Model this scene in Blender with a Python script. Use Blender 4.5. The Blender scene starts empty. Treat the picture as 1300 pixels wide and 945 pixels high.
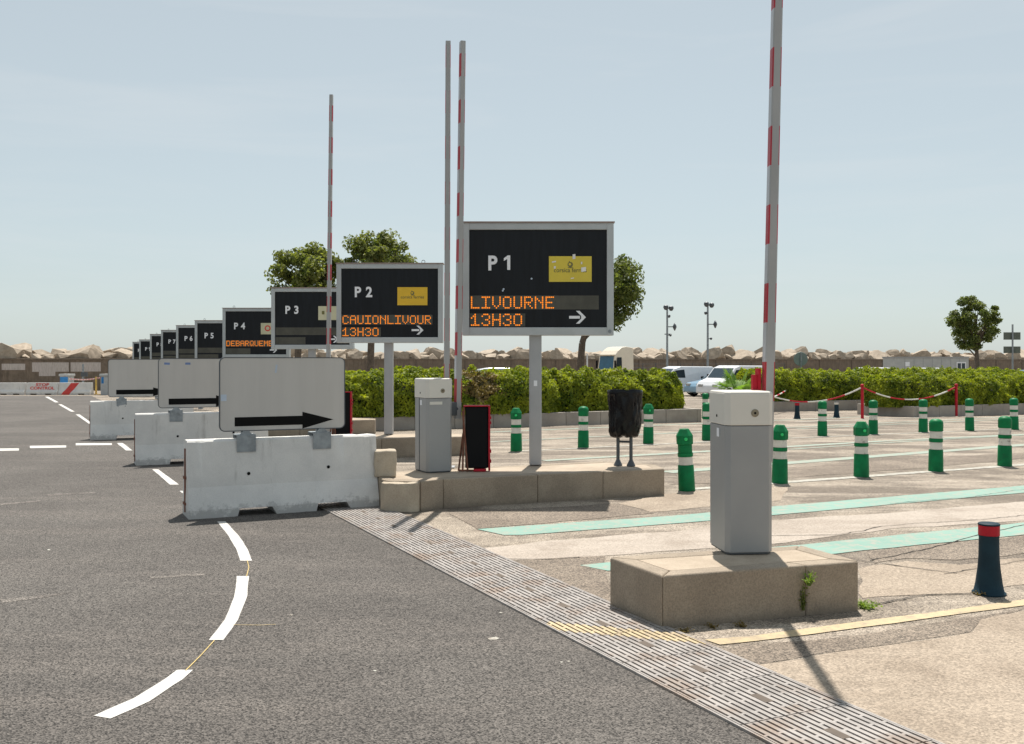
import bpy, bmesh, math, random
import numpy as np
from mathutils import Vector, Matrix, noise
random.seed(7)
SC = bpy.context.scene
COL = SC.collection
PI = math.pi
H = 1.65            # eye height
F = 1246.0          # focal length in photo pixels (1300 wide)
HY = 458.0          # horizon row
U = Vector((0.9015, 0.4327, 0)); V = Vector((-0.4327, 0.9015, 0))
UA = math.atan2(0.4327, 0.9015)

def zg(y):          # the yard falls gently away towards the sea wall
    return -0.0135 * min(max(y - 20.0, 0.0), 62.0)

def at(px, py, dz=0.0):     # point on the ground (dz above it)
    y = F * (H - dz) / (py - HY)
    for _ in range(40):
        y = 0.5 * y + 0.5 * F * (H - dz - zg(y)) / (py - HY)
    return Vector(((px - 650) / F * y, y, zg(y) + dz))

def atY(px, Y):
    return Vector(((px - 650) / F * Y, Y, zg(Y)))
def zat(py, Y):
    return H + (HY - py) * Y / F

# ---------------------------------------------------------------- materials
def new_mat(name):
    m = bpy.data.materials.new(name); m.use_nodes = True
    nt = m.node_tree; b = nt.nodes['Principled BSDF']
    return m, nt, b
def N(nt, t, **kw):
    n = nt.nodes.new(t)
    for k, v in kw.items():
        if k.startswith('_'): setattr(n, k[1:], v)
        else: n.inputs[k.replace('__', ' ')].default_value = v
    return n
def rgba(c): return (c[0], c[1], c[2], 1)
def coords(nt, world=False, scale=None):
    if world:
        g = nt.nodes.new('ShaderNodeNewGeometry'); out = g.outputs['Position']
    else:
        g = nt.nodes.new('ShaderNodeTexCoord'); out = g.outputs['Object']
        oi = nt.nodes.new('ShaderNodeObjectInfo')
        ad = nt.nodes.new('ShaderNodeVectorMath'); ad.operation = 'ADD'
        sc = nt.nodes.new('ShaderNodeMath'); sc.operation = 'MULTIPLY'; sc.inputs[1].default_value = 37.0
        nt.links.new(oi.outputs['Random'], sc.inputs[0])
        nt.links.new(out, ad.inputs[0]); nt.links.new(sc.outputs[0], ad.inputs[1]); out = ad.outputs[0]
    if scale:
        mp = nt.nodes.new('ShaderNodeMapping'); mp.inputs['Scale'].default_value = scale
        nt.links.new(out, mp.inputs['Vector']); out = mp.outputs[0]
    return out
def noise_fac(nt, vec, scale, lo, hi, detail=6, rough=0.6):
    n = N(nt, 'ShaderNodeTexNoise', Scale=scale, Detail=detail, Roughness=rough)
    nt.links.new(vec, n.inputs['Vector'])
    r = nt.nodes.new('ShaderNodeMapRange'); r.inputs[1].default_value = lo; r.inputs[2].default_value = hi
    r.interpolation_type = 'SMOOTHSTEP'
    nt.links.new(n.outputs[0], r.inputs[0])
    return r.outputs[0], n.outputs[0]
def mix(nt, fac, a, b, mode='MIX'):
    m = nt.nodes.new('ShaderNodeMix'); m.data_type = 'RGBA'; m.blend_type = mode
    if isinstance(fac, (int, float)): m.inputs[0].default_value = fac
    else: nt.links.new(fac, m.inputs[0])
    for i, s in ((6, a), (7, b)):
        if isinstance(s, tuple): m.inputs[i].default_value = rgba(s)
        else: nt.links.new(s, m.inputs[i])
    return m.outputs[2]
def bump(nt, b, h, strength, dist=0.01):
    n = N(nt, 'ShaderNodeBump', Strength=strength, Distance=dist)
    nt.links.new(h, n.inputs['Height']); nt.links.new(n.outputs[0], b.inputs['Normal'])

def simple(name, c, rough=0.5, metal=0.0, var=0.12, scale=3.0, fine=0.0, bmp=0.0, bscale=60, dirt=None, dirt_amt=(0.55, 0.75), dscale=2.0, stretch=None, world=False, coat=0):
    m, nt, b = new_mat(name)
    v = coords(nt, world, stretch)
    f, _ = noise_fac(nt, v, scale, 0.3, 0.7)
    c1 = tuple(x * (1 - var) for x in c); c2 = tuple(min(1, x * (1 + var)) for x in c)
    col = mix(nt, f, c1, c2)
    if fine:
        ff, _ = noise_fac(nt, v, bscale * 1.7, 0.3, 0.7, detail=3)
        col = mix(nt, ff, mix(nt, fine, col, (0.02, 0.02, 0.02)), col)
    if dirt:
        df, _ = noise_fac(nt, v, dscale, dirt_amt[0], dirt_amt[1], detail=10, rough=0.7)
        col = mix(nt, df, col, dirt)
    nt.links.new(col, b.inputs['Base Color'])
    b.inputs['Roughness'].default_value = rough; b.inputs['Metallic'].default_value = metal
    b.inputs['Coat Weight'].default_value = coat
    if bmp:
        n = N(nt, 'ShaderNodeTexNoise', Scale=bscale, Detail=5, Roughness=0.65); nt.links.new(v, n.inputs['Vector'])
        bump(nt, b, n.outputs[0], bmp)
    return m

def asphalt_mat(name, base, patch, speck_hi, speck_lo, patch_scale, plo, phi, fine=260, seed=0, extra=None, blend=0.6, bst=0.5):
    base, patch = tuple(x * .86 for x in base), tuple(x * .86 for x in patch); extra = tuple(x * .86 for x in extra) if extra else None
    m, nt, b = new_mat(name)
    v = coords(nt, True)
    pf, _ = noise_fac(nt, v, patch_scale, plo, phi, detail=9, rough=0.65)
    col = mix(nt, pf, base, patch)
    # long wear bands running with the lanes
    mp = nt.nodes.new('ShaderNodeMapping'); mp.inputs['Rotation'].default_value = (0, 0, -UA); mp.inputs['Scale'].default_value = (0.25, 1.6, 1)
    nt.links.new(v, mp.inputs['Vector'])
    wf, _ = noise_fac(nt, mp.outputs[0], 0.9, 0.47, 0.63, detail=10, rough=0.7)
    col = mix(nt, wf, col, mix(nt, blend, col, extra or patch))
    # aggregate
    vo = N(nt, 'ShaderNodeTexVoronoi', Scale=fine * 0.45); nt.links.new(v, vo.inputs['Vector'])
    rr = nt.nodes.new('ShaderNodeValToRGB')
    e = rr.color_ramp.elements; e[0].position = 0.0; e[0].color = rgba(speck_lo); e[1].position = 1.0; e[1].color = rgba(speck_hi)
    sep = nt.nodes.new('ShaderNodeSeparateColor'); nt.links.new(vo.outputs['Color'], sep.inputs[0])
    nt.links.new(sep.outputs[0], rr.inputs[0])
    col = mix(nt, 1.0, col, rr.outputs[0], 'MULTIPLY')
    nf, nraw = noise_fac(nt, v, 55, 0.3, 0.7, detail=8, rough=0.8)
    col = mix(nt, nf, mix(nt, 0.72, (0, 0, 0), col), col)
    nt.links.new(col, b.inputs['Base Color'])
    b.inputs['Roughness'].default_value = 0.85; b.inputs['Specular IOR Level'].default_value = 0.3
    mx = nt.nodes.new('ShaderNodeMath'); mx.operation = 'ADD'
    nt.links.new(vo.outputs['Distance'], mx.inputs[0]); nt.links.new(nraw, mx.inputs[1])
    bump(nt, b, mx.outputs[0], bst, 0.006)
    return m

MAT = {}
MAT['asphalt'] = asphalt_mat('asphalt', (0.096, 0.089, 0.083), (0.122, 0.114, 0.106), (2.4, 2.34, 2.27), (0.2, 0.2, 0.2), 0.35, 0.42, 0.66, blend=0.5, extra=(0.145, 0.132, 0.121), fine=300, bst=0.7)
MAT['pavement'] = asphalt_mat('old_pavement', (0.205, 0.174, 0.145), (0.39, 0.34, 0.285), (1.7, 1.65, 1.56), (0.42, 0.41, 0.4), 0.7, 0.44, 0.62, fine=260, extra=(0.47, 0.415, 0.355), blend=0.85, bst=0.5)
MAT['pale_concrete'] = asphalt_mat('pale_concrete', (0.48, 0.405, 0.325), (0.37, 0.305, 0.24), (1.25, 1.22, 1.18), (0.66, 0.64, 0.62), 1.2, 0.45, 0.66, fine=220, bst=0.25)
MAT['pale_strip'] = asphalt_mat('pale_strip', (0.56, 0.49, 0.42), (0.42, 0.355, 0.295), (1.18, 1.17, 1.16), (0.78, 0.77, 0.76), 1.6, 0.5, 0.7, fine=220, bst=0.25)
MAT['dark_patch'] = asphalt_mat('dark_patch', (0.215, 0.18, 0.148), (0.3, 0.255, 0.21), (1.8, 1.74, 1.66), (0.4, 0.4, 0.4), 0.9, 0.45, 0.66, fine=240)

def paint_mat(name, c, under, lo=0.52, hi=0.62, sc=9.0):
    c, under = tuple(x * .87 for x in c), tuple(x * .87 for x in under)
    m, nt, b = new_mat(name)
    v = coords(nt, True)
    f, _ = noise_fac(nt, v, 1.3, 0.3, 0.7)
    col = mix(nt, f, tuple(x * 0.85 for x in c), c)
    w, _ = noise_fac(nt, v, sc, lo, hi, detail=12, rough=0.78)
    col = mix(nt, w, col, under)
    w2, _ = noise_fac(nt, v, 140, 0.35, 0.6, detail=3)
    col = mix(nt, w2, mix(nt, 0.25, col, under), col)
    nt.links.new(col, b.inputs['Base Color']); b.inputs['Roughness'].default_value = 0.7
    n = N(nt, 'ShaderNodeTexNoise', Scale=180.0, Detail=4.0); nt.links.new(v, n.inputs['Vector'])
    bump(nt, b, n.outputs[0], 0.4, 0.004)
    return m
MAT['white_line'] = paint_mat('white_road_paint', (0.72, 0.7, 0.66), (0.2, 0.19, 0.18), 0.6, 0.78)
MAT['green_line'] = paint_mat('green_road_paint', (0.215, 0.42, 0.345), (0.38, 0.36, 0.3), 0.45, 0.64)
MAT['green_worn'] = paint_mat('worn_green_road_paint', (0.29, 0.44, 0.36), (0.36, 0.33, 0.27), 0.42, 0.58)
MAT['white_worn'] = paint_mat('worn_white_road_paint', (0.6, 0.6, 0.53), (0.32, 0.28, 0.23), 0.42, 0.6)
MAT['yellow_line'] = paint_mat('yellow_road_paint', (0.66, 0.52, 0.3), (0.36, 0.29, 0.21), 0.44, 0.66)
MAT['scuff'] = asphalt_mat('scuffed_asphalt', (0.13, 0.12, 0.112), (0.19, 0.178, 0.165), (2.2, 2.1, 2.0), (0.25, 0.25, 0.25), 3, 0.4, 0.6, fine=260)
MAT['chalk'] = simple('yellow_chalk', (0.5, 0.38, 0.16), 0.9, world=True)
MAT['crack'] = simple('crack', (0.03, 0.026, 0.022), 0.95, world=True)

def concrete(name, c, c2, pit=0.35, stain=(0.12, 0.1, 0.08), slo=0.6, shi=0.8, vert=True, bst=0.35, world=False, foot=0):
    c, c2, stain = tuple(x * .9 for x in c), tuple(x * .9 for x in c2), tuple(x * .85 for x in stain)
    m, nt, b = new_mat(name)
    v = coords(nt, world)
    f, _ = noise_fac(nt, v, 2.2, 0.35, 0.65, detail=10, rough=0.65)
    col = mix(nt, f, c, c2)
    g, graw = noise_fac(nt, v, 90, 0.3, 0.65, detail=6, rough=0.7)
    col = mix(nt, g, mix(nt, pit, col, stain), col)
    mp = nt.nodes.new('ShaderNodeMapping'); mp.inputs['Scale'].default_value = (7, 7, 0.9) if vert else (3, 3, 3)
    nt.links.new(v, mp.inputs['Vector'])
    s, _ = noise_fac(nt, mp.outputs[0], 1.0, slo, shi, detail=10, rough=0.7)
    s2 = nt.nodes.new('ShaderNodeMath'); s2.operation = 'MULTIPLY'; s2.inputs[1].default_value = 0.6; nt.links.new(s, s2.inputs[0])
    col = mix(nt, s2.outputs[0], col, stain)
    k, _ = noise_fac(nt, v, 14, 0.66, 0.74, detail=8, rough=0.8)
    col = mix(nt, k, col, stain)
    if foot:        # splashed and scuffed foot with a ragged upper edge
        tc = nt.nodes.new('ShaderNodeTexCoord'); sp = nt.nodes.new('ShaderNodeSeparateXYZ'); nt.links.new(tc.outputs['Object'], sp.inputs[0])
        n2 = N(nt, 'ShaderNodeTexNoise', Scale=9.0, Detail=8.0, Roughness=0.75); nt.links.new(v, n2.inputs['Vector'])
        ma = nt.nodes.new('ShaderNodeMath'); ma.operation = 'MULTIPLY_ADD'; ma.inputs[1].default_value = foot; nt.links.new(n2.outputs[0], ma.inputs[0]); ma.inputs[2].default_value = -foot * .36
        sb_ = nt.nodes.new('ShaderNodeMapRange'); sb_.inputs[1].default_value = -.02; sb_.inputs[2].default_value = .03; sb_.inputs[3].default_value = .6; sb_.inputs[4].default_value = 0
        di = nt.nodes.new('ShaderNodeMath'); di.operation = 'SUBTRACT'; nt.links.new(sp.outputs[2], di.inputs[0]); nt.links.new(ma.outputs[0], di.inputs[1]); nt.links.new(di.outputs[0], sb_.inputs[0])
        col = mix(nt, sb_.outputs[0], col, tuple(x * .55 for x in c2))
    nt.links.new(col, b.inputs['Base Color']); b.inputs['Roughness'].default_value = 0.85
    bump(nt, b, graw, bst, 0.008)
    return m
MAT['barrier'] = concrete('painted_barrier_concrete', (0.8, 0.785, 0.75), (0.7, 0.69, 0.665), 0.12, (0.2, 0.18, 0.155), 0.56, 0.8, foot=.6)
MAT['kerb'] = concrete('kerb_concrete', (0.45, 0.37, 0.28), (0.35, 0.285, 0.215), 0.42, (0.07, 0.055, 0.04), 0.6, 0.8, foot=.16)
MAT['island_top'] = concrete('island_concrete', (0.54, 0.45, 0.345), (0.42, 0.34, 0.255), 0.25, (0.13, 0.085, 0.05), 0.6, 0.8, False)
MAT['block'] = concrete('block_concrete', (0.6, 0.52, 0.4), (0.46, 0.39, 0.3), 0.25, (0.16, 0.11, 0.07), 0.58, 0.75)
MAT['wall'] = concrete('sea_wall_concrete', (0.26, 0.2, 0.15), (0.19, 0.15, 0.11), 0.3, (0.08, 0.06, 0.045), 0.45, 0.7)
MAT['rock'] = concrete('boulder_stone', (0.52, 0.43, 0.33), (0.38, 0.31, 0.235), 0.3, (0.12, 0.09, 0.06), 0.55, 0.75, False, 0.6)
MAT['alu'] = simple('aluminium_frame', (0.44, 0.47, 0.48), 0.45, 0.15, 0.06, 3)
MAT['frame_top'] = simple('frame_top_plate', (0.36, 0.28, 0.25), 0.5, 0.2, 0.1)
MAT['sign_face'] = simple('black_sign_face', (0.006, 0.008, 0.011), 0.42, 0, 0.25, 2.0, stretch=(8, 1, 1)); MAT['sign_face'].node_tree.nodes['Principled BSDF'].inputs['Specular IOR Level'].default_value = 0.25
MAT['led_strip'] = simple('led_strip', (0.062, 0.06, 0.045), 0.4, 0, 0.2, 5)
MAT['white_letter'] = simple('white_letter', (0.8, 0.82, 0.85), 0.5, 0, 0.03)
MAT['yellow_plate'] = simple('yellow_plate', (0.66, 0.52, 0.05), 0.4, 0, 0.08, 2)
MAT['gold_plate'] = simple('golden_plate', (0.75, 0.47, 0.02), 0.4, 0, 0.08, 2)
MAT['cream_plate'] = simple('cream_plate', (0.55, 0.53, 0.36), 0.5, 0, 0.1, 2)
MAT['olive_print'] = simple('olive_print', (0.16, 0.15, 0.05), 0.6)
MAT['red_print'] = simple('red_print', (0.6, 0.05, 0.04), 0.6)
MAT['sticker'] = simple('white_sticker', (0.75, 0.74, 0.7), 0.6)
MAT['blue_sticker'] = simple('blue_sticker', (0.16, 0.24, 0.45), 0.6)
MAT['pale_sticker'] = simple('pale_sticker', (0.5, 0.58, 0.68), 0.6)
MAT['post'] = simple('grey_post_paint', (0.37, 0.38, 0.39), 0.5, 0.1, 0.08, 2, dirt=(0.22, 0.2, 0.17), dirt_amt=(0.62, 0.8))
MAT['board'] = simple('grey_board', (0.53, 0.51, 0.48), 0.55, 0.1, 0.03, 1.2, stretch=(6, 1, 0.6), dirt=(0.47, 0.445, 0.41), dirt_amt=(0.55, 0.9))
MAT['black'] = simple('black_vinyl', (0.005, 0.005, 0.005), 0.7); MAT['black'].node_tree.nodes['Principled BSDF'].inputs['Specular IOR Level'].default_value = 0.15
MAT['galv'] = simple('galvanised_steel', (0.27, 0.3, 0.32), 0.5, 0.5, 0.2, 9, dirt=(0.12, 0.12, 0.12))
MAT['cab_body'] = simple('cabinet_grey_paint', (0.31, 0.315, 0.315), 0.4, 0.05, 0.05, 1.5, dirt=(0.17, 0.16, 0.15), dirt_amt=(0.62, 0.85))
MAT['cab_head'] = simple('cabinet_white_paint', (0.66, 0.635, 0.575), 0.4, 0, 0.04, 1.5, dirt=(0.45, 0.4, 0.33), dirt_amt=(0.64, 0.85))
MAT['arm'] = simple('boom_aluminium', (0.36, 0.36, 0.355), 0.4, 0.1, 0.06, 2)
MAT['arm_white'] = simple('boom_white', (0.5, 0.51, 0.53), 0.45)
MAT['arm_red'] = simple('boom_red', (0.42, 0.015, 0.03), 0.45)
MAT['red'] = simple('red_paint', (0.45, 0.015, 0.03), 0.5, 0, 0.15, 5)
MAT['black_rubber'] = simple('black_rubber', (0.006, 0.006, 0.007), 0.8)
MAT['rust'] = simple('rusty_tube', (0.2, 0.08, 0.05), 0.75, 0.2, 0.3, 15)
MAT['green'] = simple('green_plastic', (0.0, 0.165, 0.052), 0.5, 0, 0.15, 8, dirt=(0.008, 0.1, 0.04), dirt_amt=(0.56, 0.74), dscale=7)
MAT['band'] = simple('white_band', (0.66, 0.64, 0.58), 0.5, 0, 0.1, 8, dirt=(0.22, 0.2, 0.17), dirt_amt=(0.56, 0.74), dscale=9)
MAT['navy'] = simple('navy_plastic', (0.008, 0.03, 0.046), 0.65, 0, 0.2, 6)
MAT['bag'] = simple('black_bin_bag', (0.003, 0.0035, 0.005), 0.2, 0, 0.1); MAT['bag'].node_tree.nodes['Principled BSDF'].inputs['Specular IOR Level'].default_value = 0.26
MAT['dark_steel'] = simple('dark_steel', (0.09, 0.1, 0.11), 0.5, 0.4)
MAT['bark'] = simple('bark', (0.13, 0.1, 0.075), 0.9, 0, 0.3, 12, bmp=0.8, bscale=30)
MAT['vwhite'] = simple('white_car_paint', (0.75, 0.76, 0.78), 0.3, 0, 0.03, coat=0.5)
MAT['vcream'] = simple('cream_truck_paint', (0.74, 0.66, 0.53), 0.35, 0, 0.04, coat=0.4)
MAT['vblue'] = simple('blue_car_paint', (0.2, 0.34, 0.46), 0.3, 0, 0.03, coat=0.5)
MAT['vsilver'] = simple('silver_car_paint', (0.42, 0.45, 0.5), 0.3, 0.3, 0.03, coat=0.5)
MAT['lorry_glass'] = simple('tinted_lorry_glass', (0.03, 0.12, 0.2), 0.1)
MAT['vglass'] = simple('car_glass', (0.03, 0.05, 0.065), 0.08, 0, 0.1)
MAT['portacabin'] = simple('portacabin_panel', (0.42, 0.43, 0.42), 0.6, 0, 0.05)
MAT['blue_box'] = simple('blue_panel', (0.02, 0.2, 0.5), 0.5)
MAT['box_grey'] = simple('box_grey', (0.42, 0.43, 0.43), 0.6)
MAT['yellow'] = simple('yellow_paint', (0.6, 0.4, 0.08), 0.5)
MAT['whitewash'] = simple('whitewash', (0.5, 0.45, 0.42), 0.8, dirt=(0.3, 0.25, 0.2), dirt_amt=(0.5, 0.7), dscale=5, stretch=(4, 1, .5))
MAT['lamp_red'] = simple('red_lens', (0.5, 0.02, 0.02), 0.2)
MAT['sign_back'] = simple('grey_sign_back', (0.2, 0.25, 0.24), 0.5, 0.3)
MAT['grate'] = simple('grating_steel', (0.31, 0.285, 0.265), 0.55, 0.05, 0.2, 5, dirt=(0.25, 0.19, 0.15), dirt_amt=(0.48, 0.66), dscale=3, world=True)
MAT['pit'] = simple('drain_bed', (0.13, 0.105, 0.085), 0.95, world=True)
MAT['brass'] = simple('lock_metal', (0.25, 0.22, 0.16), 0.4, 0.7)
for k_ in ('green', 'navy', 'black_rubber', 'red'): MAT[k_].node_tree.nodes['Principled BSDF'].inputs['Specular IOR Level'].default_value = 0.22
def led_mat():
    m, nt, b = new_mat('led_orange')
    b.inputs['Base Color'].default_value = (0.1, 0.02, 0.0, 1)
    b.inputs['Emission Color'].default_value = (1.0, 0.26, 0.01, 1); b.inputs['Emission Strength'].default_value = 1.0
    return m
MAT['led'] = led_mat()
def leaf_mat(name, a, b_, trans=0.5, tc=None):
    m, nt, b = new_mat(name)
    g = nt.nodes.new('ShaderNodeNewGeometry')
    v = coords(nt, True)
    f, _ = noise_fac(nt, v, 1.6, 0.35, 0.65, detail=4)
    # each leaf its own tint, plus clump-sized variation
    mx = nt.nodes.new('ShaderNodeMath'); mx.operation = 'MULTIPLY_ADD'; mx.inputs[1].default_value = 0.5
    hm = nt.nodes.new('ShaderNodeMath'); hm.operation = 'MULTIPLY'; hm.inputs[1].default_value = 0.5
    nt.links.new(f, hm.inputs[0]); nt.links.new(g.outputs['Random Per Island'], mx.inputs[0]); nt.links.new(hm.outputs[0], mx.inputs[2])
    col = mix(nt, mx.outputs[0], a, b_)
    nt.links.new(col, b.inputs['Base Color']); b.inputs['Roughness'].default_value = 0.6; b.inputs['Specular IOR Level'].default_value = 0.25
    tr = nt.nodes.new('ShaderNodeBsdfTranslucent')
    tcol = mix(nt, 1.0, col, tc or (1.5, 1.6, 0.6), 'MULTIPLY'); nt.links.new(tcol, tr.inputs['Color'])
    ms = nt.nodes.new('ShaderNodeMixShader'); ms.inputs[0].default_value = trans
    nt.links.new(b.outputs[0], ms.inputs[1]); nt.links.new(tr.outputs[0], ms.inputs[2])
    nt.links.new(ms.outputs[0], nt.nodes['Material Output'].inputs['Surface'])
    return m
MAT['hedge_leaf'] = leaf_mat('hedge_leaf', (0.035, 0.085, 0.01), (0.42, 0.46, 0.045), 0.4, (1.5, 1.5, 0.45))
MAT['hedge_brown'] = leaf_mat('withered_leaf', (0.1, 0.075, 0.025), (0.3, 0.22, 0.09), 0.3)
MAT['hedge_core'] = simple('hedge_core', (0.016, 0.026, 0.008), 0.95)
MAT['tree_leaf'] = leaf_mat('tree_leaf', (0.05, 0.08, 0.022), (0.28, 0.29, 0.1), 0.4)
MAT['tree_leaf_dark'] = leaf_mat('dark_tree_leaf', (0.045, 0.075, 0.02), (0.2, 0.22, 0.07), 0.38)
MAT['palm_leaf'] = leaf_mat('palm_leaf', (0.1, 0.2, 0.03), (0.2, 0.32, 0.06), 0.4)
MAT['weed_leaf'] = leaf_mat('weed_leaf', (0.12, 0.2, 0.04), (0.25, 0.33, 0.08), 0.4)

# ---------------------------------------------------------------- mesh helpers
def B(): return bmesh.new()
def box(bm, x0, x1, y0, y1, z0, z1, m=None, mi=0):
    vs = [Vector((x, y, z)) for z in (z0, z1) for x, y in ((x0, y0), (x1, y0), (x1, y1), (x0, y1))]
    if m: vs = [m @ v for v in vs]
    v = [bm.verts.new(p) for p in vs]
    fs = [(3, 2, 1, 0), (4, 5, 6, 7), (0, 1, 5, 4), (1, 2, 6, 5), (2, 3, 7, 6), (3, 0, 4, 7)]
    out = []
    for f in fs:
        fc = bm.faces.new([v[i] for i in f]); fc.material_index = mi; out.append(fc)
    return out
def prism(bm, pts, z0, z1, top_mi=None, taper=0.0):
    n = len(pts)
    cx = sum(p[0] for p in pts) / n; cy = sum(p[1] for p in pts) / n
    a = [bm.verts.new((p[0], p[1], z0)) for p in pts]
    b = [bm.verts.new((p[0] + (cx - p[0]) * taper, p[1] + (cy - p[1]) * taper, z1)) for p in pts]
    bm.faces.new(a[::-1]); t = bm.faces.new(b)
    if top_mi is not None: t.material_index = top_mi
    for i in range(n):
        bm.faces.new((a[i], a[(i + 1) % n], b[(i + 1) % n], b[i]))
def extr(bm, pts, y0, y1, mi=0):       # profile in x,z extruded along y
    a = [bm.verts.new((p[0], y0, p[1])) for p in pts]; b = [bm.verts.new((p[0], y1, p[1])) for p in pts]
    n = len(pts); fs = [bm.faces.new(a), bm.faces.new(b[::-1])]
    for i in range(n):
        fs.append(bm.faces.new((a[(i + 1) % n], a[i], b[i], b[(i + 1) % n])))
    for f in fs: f.material_index = mi
    bmesh.ops.recalc_face_normals(bm, faces=bm.faces)
def tube(bm, pts, rs, n=10, cap=True):
    rings = []
    for i, p in enumerate(pts):
        p = Vector(p)
        d = (Vector(pts[min(i + 1, len(pts) - 1)]) - Vector(pts[max(i - 1, 0)])).normalized()
        a = d.orthogonal().normalized()
        if abs(d.z) < 0.99: a = d.cross(Vector((0, 0, 1))).normalized()
        b = d.cross(a)
        r = rs[i] if isinstance(rs, (list, tuple)) else rs
        rings.append([bm.verts.new(p + r * (math.cos(2 * PI * k / n) * a + math.sin(2 * PI * k / n) * b)) for k in range(n)])
    for i in range(len(rings) - 1):
        for k in range(n):
            bm.faces.new((rings[i][k], rings[i][(k + 1) % n], rings[i + 1][(k + 1) % n], rings[i + 1][k]))
    if cap:
        bm.faces.new(rings[0][::-1]); bm.faces.new(rings[-1])
def lathe(bm, prof, n=24, c=(0, 0, 0), ph=0.0, m=None):
    rings = []
    for r, z in prof:
        ring = []
        for k in range(n):
            p = Vector((c[0] + r * math.cos(2 * PI * k / n + ph), c[1] + r * math.sin(2 * PI * k / n + ph), c[2] + z))
            if m: p = m @ p
            ring.append(bm.verts.new(p))
        rings.append(ring)
    for i in range(len(rings) - 1):
        for k in range(n):
            bm.faces.new((rings[i][k], rings[i][(k + 1) % n], rings[i + 1][(k + 1) % n], rings[i + 1][k]))
    bm.faces.new(rings[0][::-1]); bm.faces.new(rings[-1])
def obj(name, bm, mat, parent=None, loc=None, rz=0, bevel=0, seg=2, smooth=False, angle=None):
    me = bpy.data.meshes.new(name)
    if isinstance(bm, bmesh.types.BMesh):
        bmesh.ops.recalc_face_normals(bm, faces=bm.faces)
        bm.to_mesh(me); bm.free()
    else: me = bm; me.name = name
    if not isinstance(mat, (list, tuple)): me.materials.clear()
    for mm in (mat if isinstance(mat, (list, tuple)) else [mat]):
        me.materials.append(MAT[mm] if isinstance(mm, str) else mm)
    o = bpy.data.objects.new(name, me); COL.objects.link(o)
    if parent: o.parent = parent
    if loc is not None: o.location = loc
    if rz: o.rotation_euler = (0, 0, rz)
    if bevel:
        b = o.modifiers.new('bevel', 'BEVEL'); b.width = bevel; b.segments = seg; b.limit_method = 'ANGLE'; b.angle_limit = math.radians(35)
    if smooth:
        for p in me.polygons: p.use_smooth = True
    if angle:
        me.set_sharp_from_angle(angle=math.radians(angle))
    return o
def thing(name, label, cat, loc=(0, 0, 0), rz=0, group=None):
    o = bpy.data.objects.new(name, None); o.empty_display_size = 0.2; COL.objects.link(o)
    o.location = loc; o.rotation_euler = (0, 0, rz); return tag(o, label, cat, group)
def tag(o, label, cat, group=None):
    o['label'] = label; o['category'] = cat
    if group: o['group'] = group
    return o
def dup(root, loc, rz=None, label=None, group=None, scale=None):
    kids = {}
    for o in COL.objects:
        if o.parent: kids.setdefault(o.parent.name, []).append(o)
    r = root.copy(); COL.objects.link(r); r.location = loc
    if rz is not None: r.rotation_euler = (0, 0, rz)
    if scale: r.scale = scale
    if label: r['label'] = label
    if group: r['group'] = group
    def rec(src, dst):
        for ch in kids.get(src.name, []):
            c = ch.copy(); COL.objects.link(c); c.parent = dst; rec(ch, c)
    rec(root, r)
    return r
def struct(name, bm, m, **k):
    o = obj(name, bm, m, **k); o['kind'] = 'structure'; return o
def text_mesh(s, size, offset=0.0, align='LEFT', extrude=0.002, xs=1.0, space=1.0):
    cu = bpy.data.curves.new('txt', 'FONT'); cu.body = s; cu.size = size; cu.offset = offset
    cu.align_x = align; cu.extrude = extrude; cu.space_character = space; cu.resolution_u = 4
    o = bpy.data.objects.new('txt', cu); COL.objects.link(o)
    dg = bpy.context.evaluated_depsgraph_get(); dg.update()
    me = bpy.data.meshes.new_from_object(o.evaluated_get(dg))
    bpy.data.objects.remove(o); bpy.data.curves.remove(cu)
    me.transform(Matrix.Rotation(PI / 2, 4, 'X') @ Matrix.Scale(xs, 4, (1, 0, 0)))   # upright, facing -y
    return me
def text(name, s, size, x, y, z, mat, parent, **k):
    return obj(name, text_mesh(s, size, **k), mat, parent, loc=(x, y, z))
# ---------------------------------------------------------------- camera, light, sky
cam = bpy.data.cameras.new('camera'); co = bpy.data.objects.new('camera', cam); COL.objects.link(co); SC.camera = co
co.location = (0, 0, H); co.rotation_euler = (PI / 2, 0, 0)
cam.sensor_width = 36; cam.lens = F / 1300 * 36; cam.shift_y = -(472.5 - HY) / 1300; cam.clip_end = 20000
EL, AZ = math.radians(65.5), math.radians(8.5)
sd = Vector((math.sin(AZ) * math.cos(EL), math.cos(AZ) * math.cos(EL), math.sin(EL)))
sl = bpy.data.lights.new('sun', 'SUN'); so = bpy.data.objects.new('sun', sl); COL.objects.link(so)
sl.energy = 4.9; sl.angle = math.radians(0.53); sl.color = (1, 0.94, 0.86)
so.rotation_euler = (-sd).to_track_quat('-Z', 'Y').to_euler()
w = bpy.data.worlds.new('World'); SC.world = w; w.use_nodes = True
wn = w.node_tree; bg = wn.nodes['Background']
sky = wn.nodes.new('ShaderNodeTexSky'); sky.sky_type = 'NISHITA'; sky.sun_disc = False
sky.sun_elevation = EL; sky.sun_rotation = AZ; sky.air_density = 1.0; sky.dust_density = 0.7; sky.ozone_density = 1.0
hs = wn.nodes.new('ShaderNodeHueSaturation'); hs.inputs['Saturation'].default_value = 0.52
hz = wn.nodes.new('ShaderNodeMix'); hz.data_type = 'RGBA'; hz.inputs[0].default_value = 0.5      # thin even veil of high haze
tn = wn.nodes.new('ShaderNodeMix'); tn.data_type = 'RGBA'; tn.blend_type = 'MULTIPLY'; tn.inputs[0].default_value = 1.0; tn.inputs[7].default_value = (0.9, 1.0, 0.98, 1)
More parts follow.
